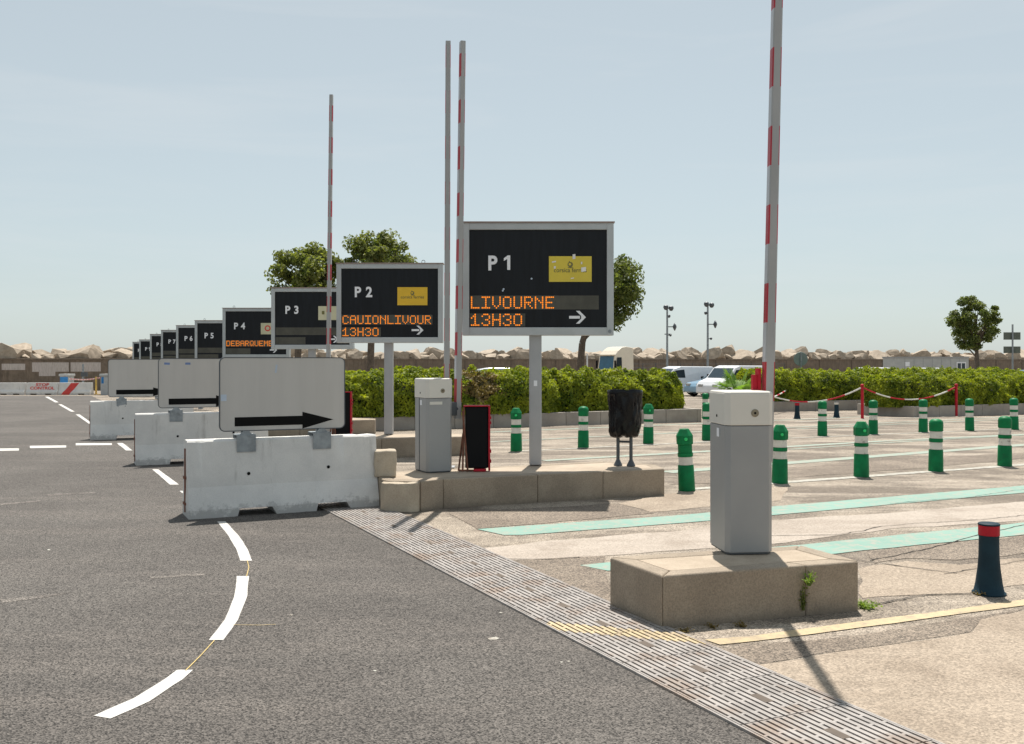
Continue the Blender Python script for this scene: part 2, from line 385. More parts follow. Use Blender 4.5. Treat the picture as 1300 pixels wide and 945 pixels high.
wn.links.new(sky.outputs[0], hs.inputs['Color']); wn.links.new(hs.outputs[0], tn.inputs[6]); wn.links.new(tn.outputs[2], hz.inputs[6])
hz.inputs[7].default_value = (5.75, 6.3, 6.55, 1)
tcw = wn.nodes.new('ShaderNodeTexCoord'); mpw = wn.nodes.new('ShaderNodeMapping'); mpw.inputs['Scale'].default_value = (1.2, 1.2, 9); mpw.inputs['Rotation'].default_value = (0.12, 0.08, 0.3)
nw = wn.nodes.new('ShaderNodeTexNoise'); nw.inputs['Scale'].default_value = 2.2; nw.inputs['Detail'].default_value = 8; nw.inputs['Roughness'].default_value = 0.55; nw.inputs['Distortion'].default_value = 0.6
rw = wn.nodes.new('ShaderNodeMapRange'); rw.inputs[1].default_value = 0.48; rw.inputs[2].default_value = 0.8; rw.inputs[4].default_value = 0.3
cw = wn.nodes.new('ShaderNodeMix'); cw.data_type = 'RGBA'; cw.inputs[7].default_value = (7.0, 7.2, 7.3, 1)      # faint high cirrus
wn.links.new(tcw.outputs['Generated'], mpw.inputs['Vector']); wn.links.new(mpw.outputs[0], nw.inputs['Vector']); wn.links.new(nw.outputs[0], rw.inputs[0]); wn.links.new(rw.outputs[0], cw.inputs[0])
wn.links.new(hz.outputs[2], cw.inputs[6]); wn.links.new(cw.outputs[2], bg.inputs[0]); bg.inputs[1].default_value = 0.085
SC.view_settings.view_transform = 'Standard'; SC.view_settings.look = 'None'; SC.view_settings.gamma = 1
SC.view_settings.exposure = 0.38
SC.render.engine = 'CYCLES'

# ---------------------------------------------------------------- ground sheets
def sheet(name, pts, dz, m, cuts=(20.0, 82.0), jag=0.0, sub=0.25, seed=1):
    """flat painted / laid sheet following the ground, optionally with a ragged edge"""
    if jag:
        q = []
        for i, p in enumerate(pts):
            a = Vector(p[:2]); b = Vector(pts[(i + 1) % len(pts)][:2]); L = (b - a).length; k = max(1, int(L / sub))
            nrm = Vector((-(b - a).y, (b - a).x)).normalized()
            for j in range(k):
                t = a.lerp(b, j / k)
                d = noise.noise(Vector((t.x * 2.1, t.y * 2.1, seed * 3.7))) + 0.5 * noise.noise(Vector((t.x * 9, t.y * 9, seed)))
                q.append(t + nrm * d * jag)
        pts = q
    bm = B()
    f = bm.faces.new([bm.verts.new((p[0], p[1], 0)) for p in pts])
    bmesh.ops.triangulate(bm, faces=[f])
    for c in cuts:
        bmesh.ops.bisect_plane(bm, geom=bm.verts[:] + bm.edges[:] + bm.faces[:], plane_co=(0, c, 0), plane_no=(0, 1, 0))
    for v in bm.verts: v.co.z = zg(v.co.y) + dz
    bmesh.ops.recalc_face_normals(bm, faces=bm.faces)
    if sum(fc.normal.z for fc in bm.faces) < 0: bmesh.ops.reverse_faces(bm, faces=bm.faces)
    o = obj(name, bm, m); o['kind'] = 'structure'
    return o
# terrain: one sheet to the horizon
bm = B()
ys = [-400, -60, 20, 82, 400, 4000]; xs = [-4000, -400, 0, 400, 4000]
g = [[bm.verts.new((x, y, zg(y))) for x in xs] for y in ys]
for i in range(len(ys) - 1):
    for j in range(len(xs) - 1): bm.faces.new((g[i][j], g[i][j + 1], g[i + 1][j + 1], g[i + 1][j]))
struct('ground', bm, 'pavement')
GX0, GY0 = 0.646, 5.19
def gl(y, off=0.0): return GX0 + off - 0.48 * (y - GY0)       # left edge of the drain channel
# fresh asphalt left of the drain channel
sheet('asphalt_road', [(gl(-6), -6), (gl(62), 62), (-75, 62), (-75, -6)], 0.004, 'asphalt')
P = lambda x, y: at(x, y)[:2]
def band(name, upper, lower, m, dz, jag=0.012, seed=1, sub=0.3):
    pts = [P(*p) for p in upper] + [P(*p) for p in lower[::-1]]
    return sheet(name, pts, dz, m, jag=jag, seed=seed, sub=sub)
# pale worn concrete areas on the lanes
pale = [
 [(614, 696), (700, 687), (860, 674), (1000, 660), (1150, 650), (1300, 637), (1420, 630), (1420, 655), (1300, 662), (1130, 672), (1000, 690), (860, 699), (740, 708), (650, 711)],
 [(785, 640), (843, 628), (930, 620), (1000, 619), (990, 636), (880, 646), (830, 650)],
]
sheet('concrete_strip', [P(*p) for p in pale[0]], 0.003, 'pale_strip', jag=0.05, seed=2, sub=0.15)
sheet('concrete_patch', [P(*p) for p in pale[1]], 0.003, 'pale_concrete', jag=0.05, seed=3, sub=0.15)
sheet('concrete_patch', [P(*p) for p in [(960, 846), (1040, 830), (1140, 818), (1232, 803), (1246, 788), (1300, 776), (1500, 745), (1500, 900), (1420, 960), (1085, 960), (1010, 900)]], 0.003, 'pale_concrete', jag=0.04, seed=4, sub=0.12)
sheet('concrete_patch', [P(*p) for p in [(1092, 725), (1150, 712), (1220, 718), (1330, 706), (1330, 738), (1240, 752), (1150, 757), (1095, 760)]], 0.003, 'pale_concrete', jag=0.06, seed=5, sub=0.12)
sheet('dark_asphalt_patch', [P(*p) for p in [(1100, 700), (1180, 693), (1330, 677), (1330, 700), (1215, 712), (1150, 709), (1105, 716)]], 0.0035, 'dark_patch', jag=0.06, seed=8, sub=0.12)
sheet('dark_asphalt_patch', [P(*p) for p in [(850, 617), (985, 608), (1150, 596), (1300, 583), (1300, 575), (1150, 583), (985, 595), (860, 603)]], 0.0035, 'dark_patch', jag=0.08, seed=9, sub=0.2)
sheet('dark_asphalt_patch', [P(*p) for p in [(640, 712), (770, 706), (772, 770), (740, 752)]], 0.0035, 'dark_patch', jag=0.03, seed=10, sub=0.12)
sheet('dark_asphalt_patch', [P(*p) for p in [(905, 826), (1090, 806), (1300, 774), (1246, 788), (1232, 803), (1140, 818), (1040, 830), (960, 846)]], 0.002, 'dark_patch', jag=0.02, seed=11, sub=0.12)
sheet('dark_asphalt_patch', [P(*p) for p in [(570, 652), (780, 640), (830, 652), (700, 664), (606, 672)]], 0.0035, 'dark_patch', jag=0.03, seed=12, sub=0.12)
# green and white lane markings
band('lane_marking', [(606, 672.7), (700, 666), (860, 655), (977, 644), (1300, 617), (1500, 600)], [(640, 680), (663, 680), (860, 665), (977, 655), (1300, 626), (1500, 607)], 'green_line', 0.0055, 0.025, 3)
band('lane_marking', [(736, 718.5), (860, 706), (1019, 692), (1300, 664), (1500, 646)], [(772, 725.5), (900, 716), (1060, 703.5), (1300, 679.5), (1500, 660)], 'green_line', 0.0055, 0.025, 4)
for i, (a, b_, wd, m) in enumerate([((640, 566), (1420, 487.8 + 43), .17, 'white_worn'), ((621, 561.5), (1400, 524), .16, 'green_worn'), ((690, 585.5), (1400, 547), .22, 'green_worn'), ((846, 600), (1400, 558), .28, 'green_worn'),
        ((872, 622), (1400, 583), .16, 'white_worn'), ((655, 573.6), (1400, 540), .12, 'white_worn'), ((621, 549), (1400, 517), .22, 'green_worn'), ((1002, 571), (1400, 547), .1, 'green_worn'), ((1010, 545), (1400, 527), .14, 'green_worn'), ((1010, 536), (1400, 522), .13, 'white_worn')]):
    if i == 0: continue
    p0, p1 = at(*a), at(*b_); d = (p1 - p0).normalized(); n = Vector((-d.y, d.x, 0)) * wd / 2
    k = 12
    sheet('lane_marking', [(p0.lerp(p1, j / k) - n)[:2] for j in range(k + 1)] + [(p0.lerp(p1, j / k) + n)[:2] for j in range(k, -1, -1)], 0.005 + 0.0007 * (i % 3), m, jag=0.03, seed=20 + i, sub=0.5)
# yellow line crossing in front of the near island
band('yellow_line', [(895, 813.5), (960, 808), (1005, 801.5), (1100, 789), (1300, 762.5), (1480, 738)], [(915, 819.5), (1002, 810), (1100, 797), (1300, 769.5), (1480, 744)], 'yellow_line', 0.0055, 0.012, 5, 0.2)
# white dashes on the asphalt
def curve_dash(l, r, m='white_line', dz=0.0065, seed=1, name='road_marking', jag=0.007): band(name, l, r, m, dz, jag, seed, 0.1)
curve_dash([(276, 663), (292, 684), (301, 700), (305, 713)], [(286, 663), (303, 681), (314, 698), (320, 713)])
curve_dash([(301, 732.5), (297, 760), (285, 788), (265, 814)], [(316, 732.5), (314, 757), (303, 788), (284, 814)], seed=2)
curve_dash([(225, 852), (212, 862), (170, 888), (120, 910)], [(245, 852), (232, 864), (190, 892), (140, 914)], seed=3)
curve_dash([(193, 596.5), (216, 616)], [(201, 596.5), (227, 616)], seed=4)
curve_dash([(228, 624), (232, 627)], [(233, 624), (238, 627)], seed=14)
curve_dash([(148, 563), (160, 572.5)], [(156, 563), (168, 572.5)], seed=5)
curve_dash([(96, 563.2), (142, 563.2)], [(96, 566), (142, 565.6)], seed=6)
curve_dash([(38, 566.6), (84, 566)], [(38, 569.6), (84, 568.8)], seed=7)
curve_dash([(-30, 570.2), (24, 569.8)], [(-30, 573.5), (24, 572.6)], seed=8)
curve_dash([(-100, 575), (-50, 574)], [(-100, 578.5), (-50, 577.4)], seed=9)
curve_dash([(57, 504), (70, 511.2)], [(61.5, 504), (74.5, 511)], seed=10)
curve_dash([(74, 513.8), (90, 523)], [(78, 513.6), (95, 523)], seed=11)
curve_dash([(96, 526.5), (113, 538.5)], [(101, 526.5), (118, 538.5)], seed=12)
# scattered thin setting-out lines, cracks
def strip_line(name, pts, wd, m, dz, wob=0.0, seed=1):
    ps = [at(*p) for p in pts]; q = []
    for i in range(len(ps) - 1):
        k = max(1, int((ps[i + 1] - ps[i]).length / 0.06)) if wob else 1
        for j in range(k): q.append(ps[i].lerp(ps[i + 1], j / k))
    q.append(ps[-1])
    bm = B(); pr = None
    for i, p in enumerate(q):
        d = (q[min(i + 1, len(q) - 1)] - q[max(i - 1, 0)]).normalized(); n = Vector((-d.y, d.x, 0))
        o_ = n * wob * (noise.noise(Vector((p.x * 3, p.y * 3, seed))) + 0.4 * noise.noise(Vector((p.x * 15, p.y * 15, seed))))
        ww = wd * (0.5 + abs(noise.noise(Vector((p.x * 6, p.y * 6, seed + 9)))) * 1.4) if wob else wd
        a = bm.verts.new(p + o_ + n * ww / 2 + Vector((0, 0, dz))); b_ = bm.verts.new(p + o_ - n * ww / 2 + Vector((0, 0, dz)))
        if pr: bm.faces.new((pr[0], pr[1], b_, a))
        pr = (a, b_)
    return struct(name, bm, m)
strip_line('chalk_line', [(314, 713), (316, 722), (313, 733)], .007, 'chalk', .009)
strip_line('chalk_line', [(272, 815), (255, 834), (236, 853)], .007, 'chalk', .009)
strip_line('chalk_line', [(296, 795), (330, 795.5), (350, 794.5)], .005, 'chalk', .009)
strip_line('pavement_crack', [(1105, 713), (1180, 697), (1235, 682), (1330, 660)], .016, 'crack', .008, .03, 1)
strip_line('pavement_crack', [(1040, 704), (1095, 713), (1160, 722), (1215, 729)], .016, 'crack', .008, .03, 2)
strip_line('pavement_crack', [(977, 682), (1060, 680), (1120, 669), (1250, 660), (1400, 645)], .014, 'crack', .008, .05, 3)
strip_line('pavement_crack', [(1110, 768), (1180, 757), (1240, 754)], .016, 'crack', .008, .03, 4)
strip_line('pavement_crack', [(640, 710), (700, 711), (735, 708)], .014, 'crack', .008, .03, 5)
strip_line('pavement_crack', [(1130, 640), (1220, 633), (1300, 622)], .01, 'crack', .008, .05, 6)
strip_line('pavement_crack', [(1200, 730), (1300, 712), (1400, 700)], .01, 'crack', .008, .05, 7)
# lost bits of paper and white chips on the asphalt
sheet('litter', [P(*p) for p in [(619, 811.5), (629, 810), (634, 811.5), (630, 813.5), (621, 813.5)]], 0.006, 'white_worn')
for i, pp_ in enumerate(([(0, 762), (60, 756), (90, 753), (60, 759), (0, 767)], [(60, 628), (120, 625), (122, 626.5), (62, 630)], [(0, 640), (50, 636), (52, 637), (0, 642)], [(190, 733), (260, 729), (262, 731), (192, 735.5)])):
    sheet('asphalt_scuff', [P(*p) for p in pp_], 0.0055, 'scuff', jag=.02, seed=60 + i, sub=.06)
for (x, y) in [(636, 779), (713, 842), (722, 841), (370, 782), (476, 853), (62, 699)]:
    sheet('litter', [P(x - 2.5, y), P(x, y - .7), P(x + 2.5, y), P(x, y + .8)], 0.006, 'white_worn')

# ---------------------------------------------------------------- drain channel with steel grating
GD = Vector((-0.48, 1.0, 0)).normalized(); GN = Vector((GD.y, -GD.x, 0))
GW = 0.635
O = Vector((gl(2.6), 2.6, 0)); GL = 10.2
Mg = Matrix.Translation(O) @ Matrix(((GD.x, GN.x, 0, 0), (GD.y, GN.y, 0, 0), (0, 0, 1, 0), (0, 0, 0, 1)))
bm = B(); vs = [Mg @ Vector(p) for p in ((0, -0.01, .007), (GL, -0.01, .007), (GL, GW + .01, .007), (0, GW + .01, .007))]
bm.faces.new([bm.verts.new(v) for v in vs[::-1]]); struct('drain_bed', bm, 'pit')
bm = B(); by = B(); bls = []
nb = 16; pitch = GW / nb; seg = 0.5; ns = int(GL / seg)
w0, w1 = at(700, 798), at(905, 816.5)
seg = .5; nsl = 2; br = .016
def put(x0, x1, y0, y1, z1):
    if x1 - x0 > .06:       # split so that the painted stretch can be its own piece
        k = int((x1 - x0) / .03) + 1; cells = [(x0 + (x1 - x0) * i / k, x0 + (x1 - x0) * (i + 1) / k) for i in range(k)]
    else: cells = [(x0, x1)]
    runs = []
    for c0, c1 in cells:
        pc = Mg @ Vector(((c0 + c1) / 2, (y0 + y1) / 2, 0)); t = (pc.x - w0.x) / (w1.x - w0.x); ly = w0.y + (w1.y - w0.y) * t
        yel = -.03 <= t <= 1.08 and abs(pc.y - ly) < .09
        if runs and runs[-1][2] == yel: runs[-1][1] = c1
        else: runs.append([c0, c1, yel])
    for c0, c1, yel in runs: box(by if yel else bm, c0, c1, y0, y1, .0075, z1, Mg)
for s in range(ns):
    sa, sb = s * seg + .004, (s + 1) * seg - .004
    for k in range(nb + 1):         # continuous steel strips between the slot rows
        y0 = max(.002, k * pitch - pitch * .31); y1 = min(GW - .002, k * pitch + pitch * .31)
        z1 = .0165
        put(sa, sb, y0, y1, z1)
    for k in range(nb):             # flush bridges that end each slot, staggered from row to row
        y0 = k * pitch + pitch * .3102; y1 = (k + 1) * pitch - pitch * .3102
        off = .0 if k % 2 else .1
        for q in range(nsl + 1):
            x0 = sa + off + q * .2465 - br / 2; x1 = x0 + br
            x0 = max(x0, sa); x1 = min(x1, sb)
            if x1 - x0 > .004: put(x0, x1, y0, y1, .0162)
    bl = B(); box(bl, sa + .17, sa + .29, GW * .46, GW * .54, .0167, .0176, Mg); bls.append(bl)      # worn lifting recess
for y0 in (-.014, GW + .002): box(bm, 0, GL, y0, y0 + .012, .004, .016, Mg)
gr = thing('drain_grating', 'long steel drainage grating of parallel slotted bars set between dark asphalt and old pavement', 'grating', O)
o1 = obj('grating_bars', bm, 'grate', gr); o2 = obj('painted_bars', by, 'yellow_line', gr)
o3 = [obj('lifting_plate', q_, 'pit', gr) for q_ in bls]
for o in [o1, o2] + o3: o.data.transform(Matrix.Translation(-O))
o2['label'] = 'bars crossed by the yellow line'

# ---------------------------------------------------------------- kerbed islands
def island(name, pts, label, joints, zt=.33, grp=None):
    c = Vector((sum(p[0] for p in pts) / len(pts), sum(p[1] for p in pts) / len(pts), 0)); c.z = zg(c.y)
    t = thing(name, label, 'kerb island', c, 0, grp)
    lp = [(p[0] - c.x, p[1] - c.y) for p in pts]
    n = len(lp)
    # concrete fill, sits just inside the ring of kerb stones
    def inset(pts, d):
        out = []
        for i in range(n):
            a = Vector(pts[i - 1]); b_ = Vector(pts[i]); e = Vector(pts[(i + 1) % n])
            n1 = Vector((-(b_ - a).y, (b_ - a).x)).normalized(); n2 = Vector((-(e - b_).y, (e - b_).x)).normalized()
            m_ = (n1 + n2).normalized(); out.append(tuple(b_ + m_ * d / max(.3, m_.dot(n1))))
        return out
    inn = inset(lp, .13)
    bm = B(); prism(bm, inset(lp, .131), -.2, zt - .004); obj('infill', bm, 'island_top', t)
    # kerb stones between joints, one per stretch
    for i in range(n):
        a, b_, ia, ib = Vector(lp[i]), Vector(lp[(i + 1) % n]), Vector(inn[i]), Vector(inn[(i + 1) % n])
        L = (b_ - a).length
        cuts = [0] + [x / L for x in joints.get(i, [])] + [1]
        for j in range(len(cuts) - 1):
            g0 = .004 / L if j else .0015 / L; g1 = .004 / L if j < len(cuts) - 2 else .0015 / L
            u0, u1 = cuts[j] + g0, cuts[j + 1] - g1
            bm = B(); dz = random.uniform(-.004, .004)
            prism(bm, [a.lerp(b_, u0)[:], a.lerp(b_, u1)[:], ia.lerp(ib, u1)[:], ia.lerp(ib, u0)[:]], -.15, zt + dz)
            obj('kerb_stone', bm, 'kerb', t, bevel=.014, seg=3)
    return t
isl_near = [(.924, 6.03), (2.288, 6.47), (2.06, 7.03), (.655, 6.6)]
I1 = island('kerb_island', isl_near, 'short concrete kerb island in the foreground carrying the near boom gate', {0: [1.03], 2: [.7]})
isl = [(-1.42, 10.86), (-1.0, 10.74), (-.766, 10.97), (1.868, 12.02), (1.83, 12.5), (1.2, 12.86), (-1.7, 11.62)]
I2 = island('kerb_island', isl, 'long concrete kerb island under the first destination sign and the rubbish bin', {3 - 1: [1.15, 2.0], 5: [1, 2.1]})
STEP = Vector((-2.5, 5.18, 0))
isl2 = [(p[0] + STEP.x, p[1] + STEP.y) for p in isl]
I3 = island('kerb_island', isl2, 'concrete kerb island behind the stone block, under the second destination sign', {2: [1.15, 2.0], 5: [1, 2.1]})
isl3 = [(p[0] + 2 * STEP.x, p[1] + 2 * STEP.y) for p in isl]
I4 = island('kerb_island', isl3, 'farthest concrete kerb island, hidden among the arrow boards under the third sign', {2: [1.15, 2.0]})
# chipped lump of kerb and the squared stone block on it
bm = B(); prism(bm, [(-.24, .1), (-.25, -.0), (-.19, -.075), (-.08, -.11), (.1, -.11), (.19, -.06), (.2, .06), (.0, .12)], 0, .315, taper=.04)
bmesh.ops.triangulate(bm, faces=bm.faces[:]); bmesh.ops.subdivide_edges(bm, edges=bm.edges[:], cuts=3, use_grid_fill=True)
for v in bm.verts: v.co += Vector((noise.noise(v.co * 7) * .012, noise.noise(v.co * 6 + Vector((5, 0, 0))) * .012, noise.noise(v.co * 8 + Vector((0, 9, 0))) * .015 if v.co.z > .05 else 0))
o = obj('broken_kerb_lump', bm, 'block', loc=(-1.2, 10.77, 0), rz=-.05, bevel=.02); tag(o, 'broken rounded lump of kerb stone at the left corner of the long island', 'broken kerb')
bm = B(); box(bm, -.125, .125, -.13, .13, 0, .3)
bmesh.ops.subdivide_edges(bm, edges=bm.edges[:], cuts=3, use_grid_fill=True)
for v in bm.verts: v.co += Vector((1, 1, .5)) * 0 + Vector((noise.noise(v.co * 9) * .012, noise.noise(v.co * 9 + Vector((4, 0, 0))) * .012, noise.noise(v.co * 9 + Vector((0, 7, 0))) * .01))
blk = obj('stone_block', bm, 'block', loc=(-1.45, 11.23, .33), rz=.12, bevel=.02, seg=3); tag(blk, 'squared cream stone block standing on the left end of the long kerb island', 'stone block')

# ---------------------------------------------------------------- jersey barriers with arrow boards
def jersey(L=2.06, h=.81, cut=True, hw=(.24, .15, .10), seed=1):
    rr = random.Random(seed)
    prof = [(-hw[0], 0), (-hw[0] + .004, .09), (-hw[1], .32), (-hw[2], h - .02), (-hw[2] + .02, h), (hw[2] - .02, h), (hw[2], h - .02), (hw[1], .32), (hw[0] - .004, .09), (hw[0], 0)]
    stn = [0, .03]; x = .03
    while x < L - .08: x += .06; stn.append(x)
    stn.append(L)
    cuts = [(.5, .86), (1.34, 1.68)] if cut else []
    ss = []
    for s in stn:
        if not any(a - .02 < s < b_ + .06 for a, b_ in cuts): ss.append((s, 0))
    for a, b_ in cuts:
        ss += [(a, 0), (a + .02, 1), ((a + b_) / 2, 1), (b_, 1), (b_ + .05, 0)]
    ss.sort()
    bm = B(); rings = []
    for s, c in ss:
        ring = []
        for i, (y, z) in enumerate(prof):
            zz = z
            if c and i in (0, 9): zz = .086
            j = noise.noise(Vector((s * 6, y * 9, z * 7 + seed))) * .006
            if i in (0, 9) and not c: zz = abs(noise.noise(Vector((s * 11, y, seed)))) * .012
            if 3 <= i <= 6 and rr.random() < .12: zz -= rr.uniform(.003, .01)
            e = .0
            if s == 0 or s == L: e = noise.noise(Vector((y * 9, z * 9, seed + s))) * .012
            ring.append(bm.verts.new((s + e, y + (j if y > 0 else -j), zz)))
        rings.append(ring)
    n = len(prof)
    for i in range(len(rings) - 1):
        for k in range(n): bm.faces.new((rings[i][k], rings[i][(k + 1) % n], rings[i + 1][(k + 1) % n], rings[i + 1][k]))
    bm.faces.new(rings[0][::-1]); bm.faces.new(rings[-1])
    return bm
def barrier(origin, rz, label, seed):
    t = thing('concrete_barrier', label, 'barrier', origin, rz, 'white concrete barriers carrying arrow boards')
    bd = obj('barrier_body', jersey(seed=seed), 'barrier', t, bevel=.012, seg=3, smooth=True, angle=11)
    for s, z in ((.63, .44), (1.5, .47)):      # small dark formwork holes
        bm = B()
        m = Matrix.Translation((s, -.134 - (.47 - z) * .1, z)) @ Matrix.Rotation(PI / 2, 4, 'X')
        lathe(bm, [(.016, -.004), (.018, .006), (.012, .007)], 12, m=m)
        obj('formwork_hole', bm, 'black', t)
    bm = B()      # steel coupling in the end face
    box(bm, -.012, .004, -.02, .02, .05, .72)
    box(bm, -.02, .004, -.05, .05, .4, .43); box(bm, -.02, .004, -.07, .07, .13, .155)
    obj('end_coupling', bm, 'rust', t)
    return t
def arrow_board(origin, rz, label, seed, stickers):
    t = thing('arrow_board', label, 'sign', origin, rz, 'grey arrow boards on the concrete barriers')
    W_, Hh, r = 1.37, .79, .055
    def rr_(x0, x1, z0, z1, r, n=5):
        pts = []
        for cx, cz, a0 in ((x1 - r, z0 + r, -PI / 2), (x1 - r, z1 - r, 0), (x0 + r, z1 - r, PI / 2), (x0 + r, z0 + r, PI)):
            for k in range(n + 1):
                a = a0 + k * PI / 2 / n; pts.append((cx + r * math.cos(a), cz + r * math.sin(a)))
        return pts
    bm = B(); extr(bm, rr_(0, W_, .08, .08 + Hh, r), -.0125, .0125); obj('panel', bm, 'board', t)
    bm = B(); o_ = rr_(-.006, W_ + .006, .074, .086 + Hh, r + .006); i_ = rr_(.004, W_ - .004, .084, .076 + Hh, r - .004)
    n = len(o_)
    for ya, yb in ((-.016, .016),):
        ov = [[bm.verts.new((p[0], y, p[1])) for p in o_] for y in (ya, yb)]; iv = [[bm.verts.new((p[0], y, p[1])) for p in i_] for y in (ya, yb)]
        for k in range(n):
            q = (k + 1) % n
            bm.faces.new((ov[0][k], ov[0][q], ov[1][q], ov[1][k])); bm.faces.new((ov[0][k], iv[0][k], iv[0][q], ov[0][q])); bm.faces.new((ov[1][k], ov[1][q], iv[1][q], iv[1][k])); bm.faces.new((iv[0][k], iv[1][k], iv[1][q], iv[0][q]))
    obj('rim', bm, 'dark_steel', t)
    bm = B(); x0, x1, x2, zc, hs_, hh = .155, .89, 1.24, .178, .049, .093
    extr(bm, [(x0, zc - hs_), (x1, zc - hs_), (x1, zc - hh), (x2, zc), (x1, zc + hh), (x1, zc + hs_), (x0, zc + hs_)], -.0145, -.0126); obj('arrow', bm, 'black', t)
    for sx in (.16, .985):
        bm = B(); box(bm, sx, sx + .2, -.124, -.116, -.14, .035); box(bm, sx, sx + .2, .116, .124, -.14, .035)
        box(bm, sx, sx + .2, -.124, .124, .0352, .042)
        extr(bm, [(sx + .03, .042), (sx + .17, .042), (sx + .13, .085), (sx + .07, .085)], -.11, -.102)
        for bx in (.03, .17):
            lathe(bm, [(.012, -.005), (.012, .006)], 8, m=Matrix.Translation((sx + bx, -.124, -.115)) @ Matrix.Rotation(PI / 2, 4, 'X'))
        br = obj('bracket', bm, 'galv', t)
        bm = B(); box(bm, sx + .07, sx + .13, .014, .05, .043, .7); obj('upright', bm, 'galv', t)
    for (x, z, w_, h_, m, rot) in stickers:
        bm = B(); box(bm, -w_ / 2, w_ / 2, -.0145, -.0127, -h_ / 2, h_ / 2)
        for v in bm.verts: v.co = Matrix.Rotation(rot, 3, 'Y') @ v.co
        o = obj('sticker', bm, m, t); o.location = (x, 0, z)
    return t
b0 = Vector((-3.45, 10.37, 0)); bs = Vector((-2.53, 5.2, 0))
blab = ['nearest white concrete barrier, holding the largest arrow board', 'middle white concrete barrier of the three, behind the nearest one', 'farthest of the three white concrete barriers holding arrow boards']
alab = ['largest grey arrow board, full black arrow visible, on the nearest barrier', 'middle grey arrow board with two small blue stickers, arrow tip hidden', 'farthest grey arrow board on the left, standing on the third barrier']
stk = [[(.6, .75, .02, .09, 'pale_sticker', .12), (.04, .44, .06, .07, 'pale_sticker', 0)], [(.13, .79, .085, .035, 'blue_sticker', .05), (.45, .79, .08, .035, 'blue_sticker', 0)], []]
for i in range(3):
    o_ = b0 + bs * i + (Vector((-.33, -.2, 0)) if i == 2 else Vector((0, 0, 0)))
    o_.z = zg(o_.y)
    barrier(o_, UA - .02 * i, blab[i], i + 1)
    bo = o_ + U * .35; bo.z = zg(o_.y) + .811
    arrow_board(bo, UA - .02 * i + .0, alab[i], i, stk[i])
# ---------------------------------------------------------------- LED destination signs
FONT = {'A': '01110100011000111111100011000110001', 'B': '1111010001100011111010001100011111 0'.replace(' ', ''), 'C': '0111010001100001000010000100010111 0'.replace(' ', ''),
 'D': '11110100011000110001100011000111110', 'E': '11111100001000011110100001000011111', 'H': '10001100011000111111100011000110001', 'I': '11111001000010000100001000010011111',
 'L': '10000100001000010000100001000011111', 'M': '10001110111010110101100011000110001', 'N': '10001110011010110011100011000110001', 'O': '01110100011000110001100011000101110',
 'Q': '01110100011000110001101011001001101', 'R': '11110100011000111110101001001010001', 'U': '10001100011000110001100011000101110', 'V': '10001100011000110001100010101000100',
 'T': '11111001000010000100001000010000100', '1': '00100011001010000100001000010011111', '3': '01110100010000100110000011000101110', '0': '01110100011000110001100011000101110'}
def led_text(s, x0, ztop, ptch):
    bm = B()
    for ci, ch in enumerate(s):
        g_ = FONT.get(ch)
        if not g_: continue
        for r in range(7):
            for c in range(5):
                if g_[r * 5 + c] == '1':
                    x = x0 + (ci * 6 + c) * ptch; z = ztop - r * ptch; a = ptch * .43
                    vs = [bm.verts.new((x + a * math.cos(k * PI / 3), 0, z + a * math.sin(k * PI / 3))) for k in range(6)]
                    bm.faces.new(vs)
    return bm
